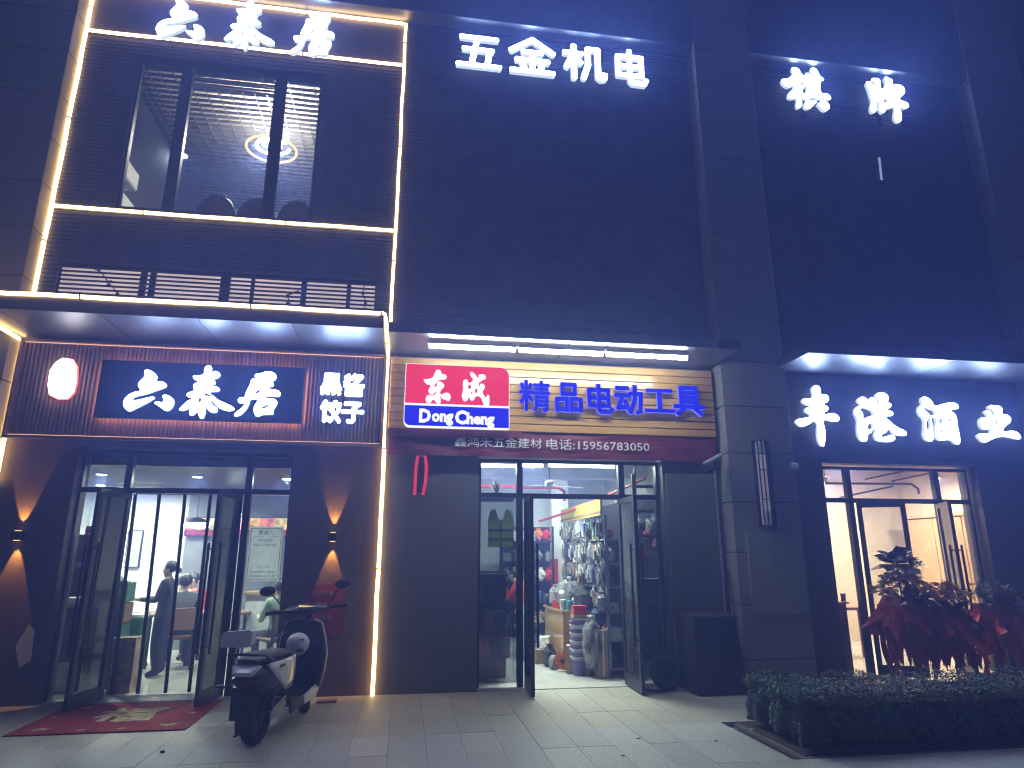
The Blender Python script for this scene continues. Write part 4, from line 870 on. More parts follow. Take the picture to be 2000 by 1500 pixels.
LVL = ['lowest', 'second lowest', 'third', 'fourth', 'fifth', 'top']
NK = {'card': 'tool pack', 'box': 'carton', 'can': 'can', 'bag': 'goods bag', 'roll': 'roll'}
def goods(kind, mat, loc, rz, s=1.0, rack='right', lvl=0):
    n, l, c_ = GL[kind]
    if rack == 'far': l = l.replace('crowded right hardware rack', 'dark rack at the back of the hardware shop').replace('right hardware rack', 'dark rack at the back of the hardware shop')
    if kind == 'card': key = ('c', lvl); tail = 'hanging %s from the door in the %s row, right rack'
    elif rack == 'right': key = ('s', lvl); tail = '%s from the door on the %s shelf, right rack'
    else: key = ('f', lvl); tail = '%s from the left on the %s shelf, far rack'
    CNT[key] = CNT.get(key, -1) + 1
    l = '%s %s, ' % (mat, NK[kind]) + tail % (ORD[CNT[key]], LVL[lvl] if kind != 'card' else ['top', 'second', 'third', 'bottom'][lvl])
    o = inst(PM[(kind, mat)], n, None, loc, (0, 0, rz), (s, s, s)); tag(o, l, c_, 'goods on the %s hardware rack, %s' % (rack, n.replace('_', ' '))); return o
names = ['steel', 'silver', 'black', 'silver', 'navy', 'white', 'steel', 'brown', 'olive', 'black', 'yellow', 'red', 'orange', 'white', 'silver']
for r_, z in enumerate(SH):
    y = RY0 + .09
    while y < RY1 - .08:
        m = random.choice(names); k = random.choice(['box', 'can', 'bag', 'roll', 'box', 'bag'])
        goods(k, m, (RKX + .07 + random.uniform(0, .03), y, z), R(90) + random.uniform(-.3, .3), random.uniform(.95, 1.35), 'right', r_)
        y += random.uniform(.13, .19)
for zi_, z in enumerate((2.14, 1.80, 1.47, 1.14)):
    y = RY0 + .06
    while y < RY1 - .04:
        m = random.choice(['silver', 'steel', 'olive', 'silver', 'black', 'navy', 'black', 'steel', 'black', 'teal', 'brown'] if z > 1.7 else ['silver', 'black', 'brown', 'steel', 'black', 'navy', 'orange', 'steel'])
        o_ = goods('card', m, (RKX - .03 + random.uniform(-.025, .012), y, z + random.uniform(-.05, .02)), R(90) + R(180) + random.uniform(-.25, .25), 1.0, 'right', zi_); o_.scale = (random.uniform(.6, 1.5), random.uniform(.8, 1.6), random.uniform(.7, 1.45)); y += random.uniform(.05, .10)
# far racks
p = at(1062, 1100, 13.9)
t = thing('goods_rack', 'dark goods rack against the back of the hardware shop', 'rack', (p.x - .3, 13.9, 0))
FX0, FX1 = p.x - .9, p.x + .18
for z in (.3, .7, 1.1, 1.5, 1.9): box('shelf', 'dark_metal', t, FX0, FX1, 13.7, 14.1, z - .02, z)
box('back_panel', 'dark_metal', t, FX0, FX1, 14.1, 14.12, 0, 2.2)
for x in (FX0, FX1 - .04): box('upright', 'dark_metal', t, x, x + .04, 13.7, 13.74, .006, 2.2)
for fi_, z in enumerate((.3, .7, 1.1, 1.5, 1.9)):
    x = FX0 + .1
    while x < FX1 - .08: goods(random.choice(['box', 'can', 'bag']), random.choice(names), (x, 13.8, z), random.uniform(-.2, .2), random.uniform(1.1, 1.5), 'far', fi_); x += random.uniform(.15, .2)
p = at(1082, 1128, 14.1); t = thing('red_cabinet', 'red fire hose cabinet on the white column at the back', 'cabinet', (p.x, 14.12, p.z)); box('cabinet_body', 'red_paint', t, p.x - .10, p.x + .09, 14.08, 14.19, p.z - .42, p.z + .38, .006); box('cabinet_door', 'red_plastic', t, p.x - .085, p.x + .075, 14.07, 14.079, p.z - .40, p.z + .36)
# counter of cartons and goods just inside, right of the gangway
t = thing('display_counter', 'low wooden goods counter in front of the right hardware rack', 'counter', (2.55, 10.4, 0))
box('counter_top', 'plank_oak', t, 2.32, 2.76, 9.95, 11.3, .78, .82, .004); box('side_panel', 'plank_oak', t, 2.34, 2.38, 9.97, 11.28, .006, .78); box('end_panel', 'plank_oak', t, 2.38, 2.74, 9.97, 10.0, .006, .78); box('middle_shelf', 'plank_oak', t, 2.38, 2.74, 10.0, 11.28, .38, .41)
def wrap_bag(nm, lb_, c, rx, ry, rz_, mat='clear_wrap', cat='bag'):
    t = thing(nm, lb_, cat, (c[0], c[1], c[2] - rz_)); sd = random.random() * 9
    MB().ball(c, rx, ry, rz_, 22, 16, lambda d: .10 * math.sin(d.x * 6 + sd) * math.cos(d.y * 5 - sd) + .07 * math.sin(d.z * 11 + d.x * 7 + sd) + .04 * math.sin(d.y * 19 + d.z * 13)).build('bag_body', mat, t, smooth=True)
    MB().lathe([(.02, 0), (.05, .05), (.03, .07)], (c[0], c[1], c[2] + rz_ * .95), 10).build('bag_neck', mat, t, smooth=True)
    return t
wrap_bag('plastic_bag', 'large clear plastic bag of fittings on the goods counter', (2.52, 10.3, 1.02), .22, .25, .22)
wrap_bag('plastic_bag', 'slumped clear plastic bag on a trolley just inside the right door leaf', (2.60, 9.35, .42), .14, .16, .34)
t = thing('red_box', 'small red box on top of the stacked striped buckets', 'box', (2.47, 9.55, .84)); box('box_body', 'red_plastic', t, 2.38, 2.56, 9.47, 9.63, .80, .90, .005); box('box_lid', 'red_paint', t, 2.375, 2.565, 9.465, 9.635, .901, .92)
t = thing('bucket_stack', 'tall stack of purple and white striped buckets inside the hardware doorway', 'buckets', (2.46, 9.55, 0))
M('bucket_purple', (.16, .10, .28), .4)
for k in range(11):
    z = .02 + k * .052; MB().lathe([(.105 + .001 * k, 0), (.125, .05), (.13, .05), (.13, .058), (.122, .058)], (2.46, 9.55, z + .12), 18).build('bucket', 'bucket_purple' if k % 2 == 0 else 'white_plastic', t, smooth=True)
MB().lathe([(.085, 0), (.105, .14)], (2.46, 9.55, .006), 18).build('bottom_bucket', 'bucket_purple', t, smooth=True)
t = thing('carton', 'brown carton under the red box on the bucket stack', 'carton', (2.47, 9.55, .70)); box('carton_body', 'cardboard', t, 2.37, 2.57, 9.45, 9.65, .752, .798, .003); box('carton_tape', 'paper', t, 2.45, 2.48, 9.449, 9.651, .7985, .7995)
t = thing('cable_drum', 'orange cable drum on the floor by the goods counter', 'cable drum', (2.30, 9.85, 0)); MB().lathe([(.11, -.05), (.11, -.04), (.06, -.04), (.06, .04), (.11, .04), (.11, .05)], (2.28, 9.85, .15), 20, 'y').build('drum', 'goods_orange', t, smooth=True); MB().lathe([(.03, -.056), (.03, .056)], (2.28, 9.85, .15), 12, 'y').build('hub', 'black_plastic', t)
t = thing('goods_heap', 'heap of boxed tools at the far end of the goods counter', 'goods', (2.25, 11.6, 0))
mb = MB()
for k in range(22):
    T = Matrix.Translation((2.18 + random.uniform(-.2, .25), 11.5 + random.uniform(-.25, .4), .08 + .035 * k * random.uniform(.6, 1.0))) @ Matrix.Rotation(random.uniform(0, 3), 4, 'Z') @ Matrix.Rotation(random.uniform(-.4, .4), 4, 'X'); mb.box(-.09, .09, -.05, .05, -.04, .04, .003, T)
mb.build('boxed_tools', 'goods_brown', t)['kind'] = 'stuff'
# loose stock piled along the gangway
def loose(k, kind, mat, x, y, z, s, label):
    o = inst(PM[(kind, mat)], GL[kind][0], None, (x, y, z), (0, 0, k * 1.3), (s, s, s)); tag(o, label, NK[kind], 'loose stock along the hardware gangway')
for k, (kind, mat, x, y, z, s, lb_) in enumerate((
    ('bag', 'steel', 2.42, 10.75, .82, 1.7, 'fat grey goods bag at the back of the goods counter'), ('box', 'red', 2.40, 10.55, .82, 1.0, 'red carton on the goods counter behind the clear bag'), ('can', 'silver', 2.36, 10.05, .82, 1.1, 'silver can at the near edge of the goods counter'), ('can', 'teal', 2.45, 10.0, .82, 1.0, 'teal can beside the silver one on the goods counter'), ('roll', 'black', 2.34, 10.95, .82, 1.3, 'black roll at the far end of the goods counter'),
    ('bag', 'black', 2.20, 10.30, .006, 1.6, 'black sack on the floor against the goods counter'), ('box', 'brown', 2.18, 10.65, .006, 1.8, 'brown carton on the floor beside the goods counter'), ('box', 'white', 2.20, 10.68, .222, 1.4, 'white carton stacked on the brown one by the goods counter'), ('bag', 'navy', 2.18, 11.0, .006, 1.9, 'navy sack on the floor beyond the brown carton'), ('roll', 'steel', 2.22, 10.05, .006, 1.4, 'grey hose roll on the floor by the cable drum'),
    ('bag', 'navy', 2.72, 9.48, .62, 1.5, 'navy sack slumped above the clear bag by the right leaf'), ('bag', 'steel', 2.74, 9.30, .86, 1.3, 'grey sack at the top of the pile by the right leaf'), ('box', 'olive', 2.60, 9.75, .391, 1.7, 'olive carton behind the bucket stack'), ('box', 'white', 2.60, 9.75, .596, 1.4, 'white carton on the olive one behind the buckets'), ('box', 'brown', 2.60, 9.75, .006, 3.2, 'large brown carton on the floor behind the bucket stack'), ('bag', 'black', 2.70, 9.95, .82, 1.7, 'black sack at the near corner of the goods counter'))):
    loose(k, kind, mat, x, y, z, s, lb_)
t = thing('carton', 'tall upright carton under the sacks by the right door leaf', 'carton', (2.73, 9.42, 0)); box('carton_body', 'cardboard', t, 2.65, 2.79, 9.24, 9.56, .006, .615, .004); box('carton_tape', 'paper', t, 2.71, 2.735, 9.238, 9.562, .03, .60)
# things behind the fixed panes
t = thing('safety_vest', 'yellow-green reflective safety vest hanging behind the left hardware pane', 'vest', at(978, 1075, 9.05))
vx = at(978, 1030, 9.05); M('hi_vis', (.36, .42, .10), .7, var=.15); _hv = MATS['hi_vis'].node_tree; _tl = _hv.nodes.new('ShaderNodeBsdfTranslucent'); _tl.inputs[0].default_value = (.30, .38, .08, 1); _ms = _hv.nodes.new('ShaderNodeMixShader'); _ms.inputs[0].default_value = .6; _hv.links.new(_hv.nodes['Principled BSDF'].outputs[0], _ms.inputs[1]); _hv.links.new(_tl.outputs[0], _ms.inputs[2]); _hv.links.new(_ms.outputs[0], _hv.nodes['Material Output'].inputs[0]); 
pl_ = [(-.17, -.26), (.17, -.26), (.18, .10), (.14, .22), (.07, .25), (.03, .10), (-.03, .10), (-.07, .25), (-.14, .22), (-.18, .10)]
MB().prism([(vx.x + a, vx.z + b) for a, b in pl_], 9.045, 9.05).build('vest_cloth', 'hi_vis', t)
mb = MB(); mb.box(vx.x - .175, vx.x + .175, 9.022, 9.029, vx.z - .06, vx.z - .02); mb.box(vx.x - .175, vx.x + .175, 9.022, 9.029, vx.z - .18, vx.z - .14); mb.box(vx.x - .01, vx.x + .01, 9.0215, 9.0285, vx.z - .26, vx.z + .1); mb.build('reflective_band', 'black_paint', t)
t = thing('tall_shelf', 'dark crowded side shelf behind the left hardware pane', 'shelf', (1.1, 9.4, 0)); mb = MB(); mb.box(.75, 1.42, 9.5, 9.53, 0, 1.4)
for z in (.3, .65, 1.0, 1.35): mb.box(.75, 1.42, 9.2, 9.5, z, z + .02)
mb.build('shelf_frame', 'dark_metal', t)
for k, (m, x, z) in enumerate((('navy', .95, .67), ('steel', 1.15, .67), ('navy', 1.3, .67), ('brown', .98, 1.02), ('navy', 1.2, 1.02), ('steel', 1.33, .32), ('red', 1.05, .32))):
    o = inst(PM[('box', m)], 'small_carton', None, (x, 9.3, z), (0, 0, .1 * k), (1.2, 1.2, 1.8)); tag(o, 'dim %s carton on the %s side shelf behind the left hardware pane, %s' % (m, {.67: 'middle', 1.02: 'upper', .32: 'lower'}[z], ['leftmost', 'second', 'rightmost', 'left one', 'right one', 'right one', 'left one'][k]), 'carton', 'cartons on the side shelf behind the left pane')
t = thing('pot_plant', 'small spiky potted plant on the transom ledge of the hardware shop', 'plant', at(970, 965, 9.2))
c = at(970, 962, 9.2); mb = MB()
for k in range(26):
    a = random.uniform(0, 6.28); l = random.uniform(.10, .24); e = random.uniform(.5, 1.4); d = Vector((math.cos(a) * math.cos(e), math.sin(a) * math.cos(e), math.sin(e))); s_ = d.cross(Vector((0, 0, 1))).normalized() * .012
    mb.add([c + s_, c - s_, c + d * l * .6 - s_, c + d * l, c + d * l * .6 + s_], [(0, 1, 2, 3, 4)])
mb.build('foliage', 'leaf_hedge', t); MB().lathe([(.05, -.08), (.07, 0)], tuple(c), 12).build('pot', 'goods_brown', t)
box('plant_ledge', 'dark_metal', B, .98, 1.46, 9.05, 9.35, c.z - .12, c.z - .085)
t = thing('step_ladder', 'brown wooden ladder standing behind the right hardware pane', 'ladder', at(1262, 1080, 9.15))
mb = MB(); a, b = at(1248, 930, 9.15), at(1275, 1095, 9.15); mb.box(a.x + .28, a.x + .34, 9.12, 9.16, 1.3, 2.75); mb.build('rail', 'goods_brown', t)
MB().box(a.x - .12, a.x - .06, 9.12, 9.16, 1.3, 2.75).build('rail', 'goods_brown', t)
for z in (1.5, 1.85, 2.2, 2.55): MB().box(a.x - .06, a.x + .28, 9.125, 9.155, z, z + .045).build('rung', 'goods_brown', t)
for k, (px, py, m) in enumerate(((1270, 1045, 'pink'), (1285, 1060, 'pink'), (1255, 1065, 'teal'), (1262, 1078, 'red'), (1285, 1015, 'silver'), (1255, 1020, 'silver'), (1272, 1025, 'white'))):
    c = at(px, py, 10.4); o = inst(PM[('bag', m)], 'goods_bag', None, (c.x, 10.55, c.z - .1), (0, 0, k), (1.05, 1.05, 1.05)); tag(o, ['upper pink bag', 'lower pink bag', 'teal bag', 'red bag', 'right-hand silver bag', 'left-hand silver bag', 'white bag'][k] + ' hanging behind the right hardware pane', 'bag', 'bags behind the right hardware pane')
t = thing('pegboard', 'dark pegboard behind the right hardware pane', 'board', (3.9, 10.62, 0)); box('board', 'steel_grey', t, 3.4, 4.4, 10.62, 10.64, 1.25, 2.6); box('board_base', 'dark_metal', t, 3.4, 4.4, 10.60, 10.66, .006, 1.24)
# outside, at the foot of the pillar: bin cabinet, broom, tyre, hose
t = thing('dark_bin', 'large dark box bin against the pillar foot beside the hardware door', 'bin', (3.85, 8.1, 0))
M('bin_black', (.03, .028, .034), .6); mb = MB(); mb.loft([[(3.48, 7.92, .012), (4.12, 7.94, .012), (4.12, 8.52, .012), (3.48, 8.52, .012)], [(3.50, 7.98, .86), (4.03, 7.99, .86), (4.03, 8.52, .86), (3.50, 8.52, .86)]]); mb.build('bin_body', 'bin_black', t); MB().box(3.47, 4.06, 7.95, 8.54, .862, .90, .01).build('lid', 'bin_black', t)
a, b = at(1423, 1113, 8.27), at(1443, 1262, 8.2)
t = thing('broom_handle', 'wooden broom handle leaning on the lit pillar side', 'broom', b); MB().tube([a, b, b + (b - a) * .6], .014, 8).build('stick', 'crate_brown', t, smooth=True); MB().box(b.x - .02 + (b - a).x * .6, b.x + .10 + (b - a).x * .6, b.y - .1, b.y + .1, b.z + (b - a).z * .6 - .05, b.z + (b - a).z * .6).build('brush', 'bin_black', t)
t = thing('spare_tyre', 'small black tyre leaning between the right door leaf and the bin', 'tyre', (3.22, 8.32, 0)); mb = MB()
mb.tube([(3.24 + .16 * math.cos(a_ / 24 * 6.2832), 8.30 + .02 * math.sin(a_ / 24 * 6.2832), .215 + .16 * math.sin(a_ / 24 * 6.2832)) for a_ in range(25)], .05, 8, False); mb.build('tyre_ring', 'rubber', t, smooth=True)
MB().lathe([(.11, -.02), (.11, .02)], (3.24, 8.30, .215), 16, 'y').build('rim', 'dark_metal', t)
t = thing('hose', 'black hose lying on the paving beside the right hardware door leaf', 'hose', (2.95, 8.25, 0)); pts = [at(1252, 1348, 8.2), ] 
MB().tube([gz(x, y, .018) for x, y in ((1250, 1342), (1266, 1348), (1290, 1350), (1312, 1347), (1322, 1338), (1345, 1342), (1365, 1352))], .014, 6).build('hose_run', 'rubber', t, smooth=True)
# ------------------------------------------------------------------ wine shop interior
VX0, VX1, VYB, VZ = 5.4, 10.2, 12.4, 3.35
box('interior_floor', 'tile_floor', B, VX0, VX1, 9.0, VYB, -.04, .006)
box('interior_wall', 'warm_paint', B, VX0 - .1, VX0, 9.0, VYB, 0, VZ); box('interior_wall', 'warm_paint', B, VX1, VX1 + .1, 9.0, VYB, 0, VZ); box('interior_wall', 'warm_paint', B, VX0, VX1, VYB, VYB + .1, 0, VZ); box('ceiling_slab', 'warm_paint', B, VX0, VX1, 9.0, VYB, VZ, VZ + .1)
mb = MB(); mb.tube([at(1612, 944, 10.0), at(1780, 945, 10.0), at(1793, 955, 10.0), at(1795, 965, 10.0)], .02, 6); mb.tube([at(1640, 972, 10.6), at(1742, 950, 10.3), at(1745, 940, 10.3)], .018, 6); mb.tube([at(1690, 936, 9.6), at(1780, 917, 9.3)], .012, 6); mb.tube([at(1740, 940, 9.6), at(1835, 920, 9.4)], .012, 6)
t = thing('ceiling_pipe', 'thin dark pipework under the wine shop ceiling', 'pipe', at(1700, 945, 10.0)); mb.build('pipe_run', 'dark_metal', t, smooth=True)
for q, (px, py, Y) in enumerate(((1612, 943, 10.2), (1832, 934, 10.6))):
    p = at(px, py, Y); t = thing('track_spot', ['warm track spot at the left of the wine shop transom', 'small warm track spot at the right of the wine shop transom'][q], 'lamp', p)
    MB().lathe([(.045, 0), (.04, .10), (.02, .11)], (p.x, p.y, p.z), 12).build('housing', 'white_plastic', t, smooth=True); MB().lathe([(.04, 0), (.04, .004)], (p.x, p.y, p.z - .006), 12).build('lens', 'downlight_warm', t); MB().tube([(p.x, p.y, p.z + .1), (p.x, p.y, VZ)], .008, 6).build('stem', 'dark_metal', t)
    area(t, (p.x, p.y, p.z - .02), .3, .3, 130, (1, .80, .52))
t = thing('ceiling_lamp', 'flat warm ceiling lamp in the middle of the wine shop', 'lamp', (7.8, 11.0, VZ)); box('lamp_body', 'white_plastic', t, 7.4, 8.2, 10.7, 11.3, VZ - .05, VZ - .002); E('warm_panel', (1, .8, .52), 2.5); box('diffuser', 'warm_panel', t, 7.43, 8.17, 10.73, 11.27, VZ - .06, VZ - .051); area(t, (7.8, 11, VZ - .08), .7, .5, 300, (1, .80, .54))
t = thing('reception_desk', 'dark block desk inside the wine shop window by the pillar', 'desk', (6.0, 9.2, 0))
box('desk_front', 'black_paint', t, 5.60, 6.26, 9.0, 9.35, .006, .94); box('desk_top', 'black_paint', t, 5.58, 6.30, 8.98, 9.4, .942, .965, .004)
p = at(1652, 1193, 9.1); t = thing('tea_caddy', 'small dark tea caddy on the reception desk', 'caddy', (p.x, 9.12, .965)); MB().lathe([(.035, 0), (.035, .09)], (p.x, 9.12, .966), 14).build('caddy_body', 'black_plastic', t); MB().lathe([(.037, 0), (.037, .02), (.01, .03)], (p.x, 9.12, 1.057), 14).build('caddy_lid', 'black_plastic', t)
t = thing('tea_table', 'low wooden tea table deeper inside the wine shop', 'table', (6.75, 10.6, 0)); box('table_top', 'crate_brown', t, 6.2, 7.5, 10.3, 11.0, .74, .79, .008)
for sx in (6.26, 7.44):
    for sy in (10.36, 10.94): box('leg', 'crate_brown', t, sx - .03, sx + .03, sy - .03, sy + .03, .006, .74)
t = thing('display_cabinet', 'pale wooden display cabinet at the right of the wine shop', 'cabinet', (9.95, 11.1, 0)); M('pale_oak', (.42, .28, .14), .45, var=.2, scale=5, stretch=(6, 6, .6))
box('cabinet_side', 'pale_oak', t, 9.72, 10.16, 10.4, 10.46, .006, 2.3); box('cabinet_side', 'pale_oak', t, 9.72, 10.16, 11.8, 11.86, .006, 2.3); box('cabinet_back', 'pale_oak', t, 10.13, 10.16, 10.46, 11.8, .006, 2.3); box('cabinet_top', 'pale_oak', t, 9.70, 10.17, 10.38, 11.88, 2.302, 2.36)
for y_ in (10.47, 11.14): box('cabinet_door', 'pale_oak', t, 9.715, 9.74, y_, y_ + .655, .08, 2.28, .004)
def fan_leaves(mb, c, n, lmin, lmax, emin, emax, wd):
    for k in range(n):
        a = random.uniform(0, 6.283); l = random.uniform(lmin, lmax); e = R(random.uniform(emin, emax)); ww = wd * random.uniform(.7, 1.2)
        h = Vector((math.cos(a), math.sin(a), 0)); s_ = Vector((-math.sin(a), math.cos(a), 0))
        pts = []
        for i in range(5):
            u = i / 4; pts.append(Vector(c) + h * l * u * math.cos(e) + Vector((0, 0, 1)) * (l * u * math.sin(e) - .45 * l * u * u))
        ws = [.25, .8, 1, .6, .05]
        vs = []
        for p, q in zip(pts, ws): vs += [p - s_ * ww * q, p + s_ * ww * q]
        mb.add(vs, [(2 * i, 2 * i + 1, 2 * i + 3, 2 * i + 2) for i in range(4)])
c = at(1770, 1130, 9.7); t = thing('potted_plant', 'tall leafy potted plant inside the wine shop doorway', 'plant', (c.x, c.y, 0))
mb = MB(); 
for k in range(7): fan_leaves(mb, c + Vector((random.uniform(-.25, .35), random.uniform(-.1, .1), random.uniform(0, .28))), 12, .14, .30, 0, 60, .022)
mb.build('foliage', 'leaf_palm', t); MB().tube([(c.x, c.y, .3), (c.x + .02, c.y, c.z + .2)], .02, 8).build('stem', 'bamboo', t); MB().lathe([(.12, .006), (.17, .30), (.18, .34), (.15, .34)], (c.x, c.y, 0), 18).build('pot', 'white_plastic', t, smooth=True)

# ------------------------------------------------------------------ opening-day flower stands in front of the wine shop
def cloth(mb, cx, cy_, z0, z1, r0, r1, n=44, amp=.05, seed=0, hem=.10):
    rows = []; rg = random.Random(int(seed * 100)); jag = [rg.uniform(-1, 1) for _ in range(n)]; ph = rg.uniform(0, 6)
    for j in range(9):
        u = j / 8; r = r0 + (r1 - r0) * u ** .7; row = []
        for i in range(n):
            a = i / n * 6.283; f = (1 - u); fold = amp * 2.2 * f * math.sin(a * 7 + ph + .8 * math.sin(a * 3)) + amp * 1.2 * math.sin(a * 13 + j * .5 + seed) * (.3 + f) + .05 * jag[i] * f
            row.append((cx + r * (1 + fold) * math.cos(a), cy_ + r * (1 + fold) * math.sin(a), z0 + (z1 - z0) * u + hem * f ** 2 * jag[(i * 3) % n]))
        rows.append(row)
    mb.loft(rows, caps=False); return mb
def bow(mb, c, n, l, wd, e0, e1, rg):
    for k in range(n):
        a = k / n * 6.283 + rg.uniform(-.3, .3); e = R(rg.uniform(e0, e1)); ll = l * rg.uniform(.7, 1.15); h = Vector((math.cos(a) * math.cos(e), math.sin(a) * math.cos(e), math.sin(e))); s_ = Vector((-math.sin(a), math.cos(a), rg.uniform(-.3, .3))); up = h.cross(s_)
        c = Vector(c); v = [c, c + h * ll * .55 - s_ * wd, c + h * ll * .6 + up * wd * .5, c + h * ll * .55 + s_ * wd, c + h * ll - s_ * wd * .8, c + h * ll * .86 + up * wd * .25, c + h * ll + s_ * wd * .8]
        mb.add(v, [(0, 1, 2), (0, 2, 3), (1, 4, 5, 2), (2, 5, 6, 3)])
    return mb
def flower_stand(px, Y, h, label, top, seed, cloth_mat='ribbon_red'):
    c = at(px, 1310, Y); x, y = c.x, Y; rg = random.Random(int(seed * 37))
    t = thing('flower_stand', label, 'flower stand', (x, y, 0), group='opening-day flower stands')
    for k in range(3):
        a = seed + k * 2.094; b = a + 2.6
        MB().tube([(x + .24 * math.cos(a), y + .24 * math.sin(a), .0), (x + .10 * math.cos(b), y + .10 * math.sin(b), h * .72)], .013, 6).build('leg', 'bamboo', t)
    cloth(MB(), x, y, .34, h * .72, .20, .30, amp=.07, seed=seed, hem=.16).build('cloth_wrap', cloth_mat, t, smooth=True)
    cloth(MB(), x, y, h * .50, h * .80, .42, .22, amp=.10, seed=seed + 2, hem=.12).build('ribbon_skirt', cloth_mat, t, smooth=True)
    bow(MB(), (x, y - .1, h * .74), 12, .38, .095, -35, 45, rg).build('bow', 'ribbon_dark', t)
    for k in range(7):
        a = seed * 1.7 + k * .9; px_, py_ = x + .24 * math.cos(a), y + .24 * math.sin(a)
        rb = MB(); rows = [[], []]; end = .06 + .22 * rg.random()
        for j in range(11):
            u = j / 10; zz = h * .66 - u * (h * .66 - end); o_ = Vector((px_ + .05 * math.sin(u * 5 + k) + .06 * u * math.cos(a), py_ + .04 * math.cos(u * 4), zz)); w_ = .035 + .03 * math.sin(u * 3 + k) ** 2; tw = u * 2 + k
            rows[0].append(o_ - Vector((w_ * math.cos(tw), w_ * math.sin(tw) * .6, 0))); rows[1].append(o_ + Vector((w_ * math.cos(tw), w_ * math.sin(tw) * .6, .01)))
        rb.loft(rows, close=False); rb.build('ribbon_tail', 'ribbon_red' if k % 2 else cloth_mat, t, smooth=True)
    lf = MB(); cz = h * .84; rm = .36
    for k in range(9 if top != 'green' else 30):
        aa, rr = rg.uniform(0, 6.28), rm * .75 * math.sqrt(rg.random()); fan_leaves(lf, (x + rr * math.cos(aa), y + rr * math.sin(aa), cz + .16 * (1 - (rr / rm) ** 2) + rg.uniform(-.08, .05)), 14, .08, .20, 5, 85, .011)
    lf.build('foliage', 'leaf_palm', t)
    for k in range(135 if top != 'green' else 16):
        a = rg.uniform(0, 6.283); rr = rm * math.sqrt(rg.random()); fz = cz + .22 * (1 - (rr / (rm * 1.05)) ** 2) + rg.uniform(-.07, .05)
        fb = MB(); fc = Vector((x + rr * math.cos(a), y + rr * math.sin(a), fz)); tl = Vector((rg.uniform(-.5, .5), rg.uniform(-.8, .2), 1)).normalized(); q = tl.to_track_quat('Z', 'Y')
        for ly in range(2):
            for j in range(8):
                b = j / 8 * 6.283 + ly * .4; r1 = .046 - ly * .012; fb.add([fc, fc + q @ Vector((r1 * .8 * math.cos(b - .3), r1 * .8 * math.sin(b - .3), .012 + ly * .01)), fc + q @ Vector((r1 * math.cos(b), r1 * math.sin(b), .006 + ly * .014)), fc + q @ Vector((r1 * .8 * math.cos(b + .3), r1 * .8 * math.sin(b + .3), .012 + ly * .01))], [(0, 1, 2, 3)])
        fb.build('flower', 'flower_yellow' if k % 5 else 'ribbon_red', t)
    if top == 'tier':
        MB().tube([(x, y, h * .7), (x, y, h * 1.22)], .012, 6).build('upper_pole', 'bamboo', t)
        bow(bow(MB(), (x - .02, y, h * 1.10), 12, .36, .10, -25, 20, rg), (x - .02, y, h * 1.14), 8, .26, .09, 5, 45, rg).build('upper_ribbon', 'ribbon_dark', t)
        up = MB()
        for k in range(7): fan_leaves(up, (x - .05 + rg.uniform(-.22, .22), y + rg.uniform(-.1, .1), h * 1.16), 9, .18, .38, 0, 65, .016)
        up.build('palm_leaves', 'leaf_palm', t)
flower_stand(1782, 8.18, 1.36, 'tallest flower stand with palm leaves and dark upper ribbon before the wine shop', 'tier', .4)
flower_stand(1862, 8.05, 1.20, 'red wrapped stand of yellow flowers right of the tallest one', 'flowers', 2.1)
flower_stand(1962, 8.12, 1.22, 'red wrapped flower stand topped with green foliage at the right edge', 'green', 3.3)

# ------------------------------------------------------------------ hedge
hd = thing('hedge', 'low clipped dark green hedge in the planting bed in front of the pillar', 'hedge', (6.4, 6.1, 0))
HXa, HXb, HYa, HYb, HT = 3.37, 9.6, 5.62, 6.62, .44
mb = MB(); mb.box(HXa + .09, HXb - .05, HYa + .09, HYb - .09, .05, HT - .09); mb.build('twig_core', 'soil', hd)
mb = MB()
def hleaf(c, nrm, s):
    n_ = (nrm + Vector((random.gauss(0, .55), random.gauss(0, .55), random.gauss(0, .55)))).normalized(); a = n_.orthogonal().normalized(); a.rotate(Matrix.Rotation(random.uniform(0, 6.28), 3, n_)); b = n_.cross(a)
    mb.add([c - a * s, c - b * s * .42, c + a * s, c + b * s * .42], [(0, 1, 2, 3)])
def bumpy(u, v): return .034 * math.sin(u * 7.1 + 1.3 * math.sin(v * 5)) + .024 * math.sin(u * 17 + v * 11) + .012 * math.sin(v * 23)
for k in range(21000):
    u = random.random() ** 1.5 * (HXb - HXa); x = HXa + u; y = random.uniform(HYa, HYb); top = HT + bumpy(x, y)
    hleaf(Vector((x, y, top - abs(random.gauss(0, .03)))), Vector((0, 0, 1)), random.uniform(.011, .021))
for k in range(15000):
    u = random.random() ** 1.5 * (HXb - HXa); x = HXa + u; z = random.uniform(.06, HT); hleaf(Vector((x, HYa + .02 + bumpy(x, z) + abs(random.gauss(0, .03)), z)), Vector((0, -1, .1)), random.uniform(.011, .021))
for k in range(6500):
    y = random.uniform(HYa, HYb); z = random.uniform(.06, HT); hleaf(Vector((HXa + .02 + bumpy(y * 2, z) + abs(random.gauss(0, .03)), y, z)), Vector((-1, 0, .1)), random.uniform(.011, .021))
for k in range(300):   # stray shoots
    x = random.uniform(HXa, 8); y = random.uniform(HYa, HYb); hleaf(Vector((x, y, HT + bumpy(x, y) + random.uniform(.01, .045))), Vector((0, 0, 1)), .015)
o = mb.build('foliage', 'leaf_hedge', hd); o['kind'] = 'stuff'
st = MB()
for k in range(26):
    x = random.uniform(HXa + .1, HXb - .1); y = random.uniform(HYa + .12, HYb - .1); st.tube([(x, y, .0), (x + random.uniform(-.05, .05), y + random.uniform(-.05, .05), .30)], .009, 5)
st.build('stems', 'bamboo', hd)['kind'] = 'stuff'
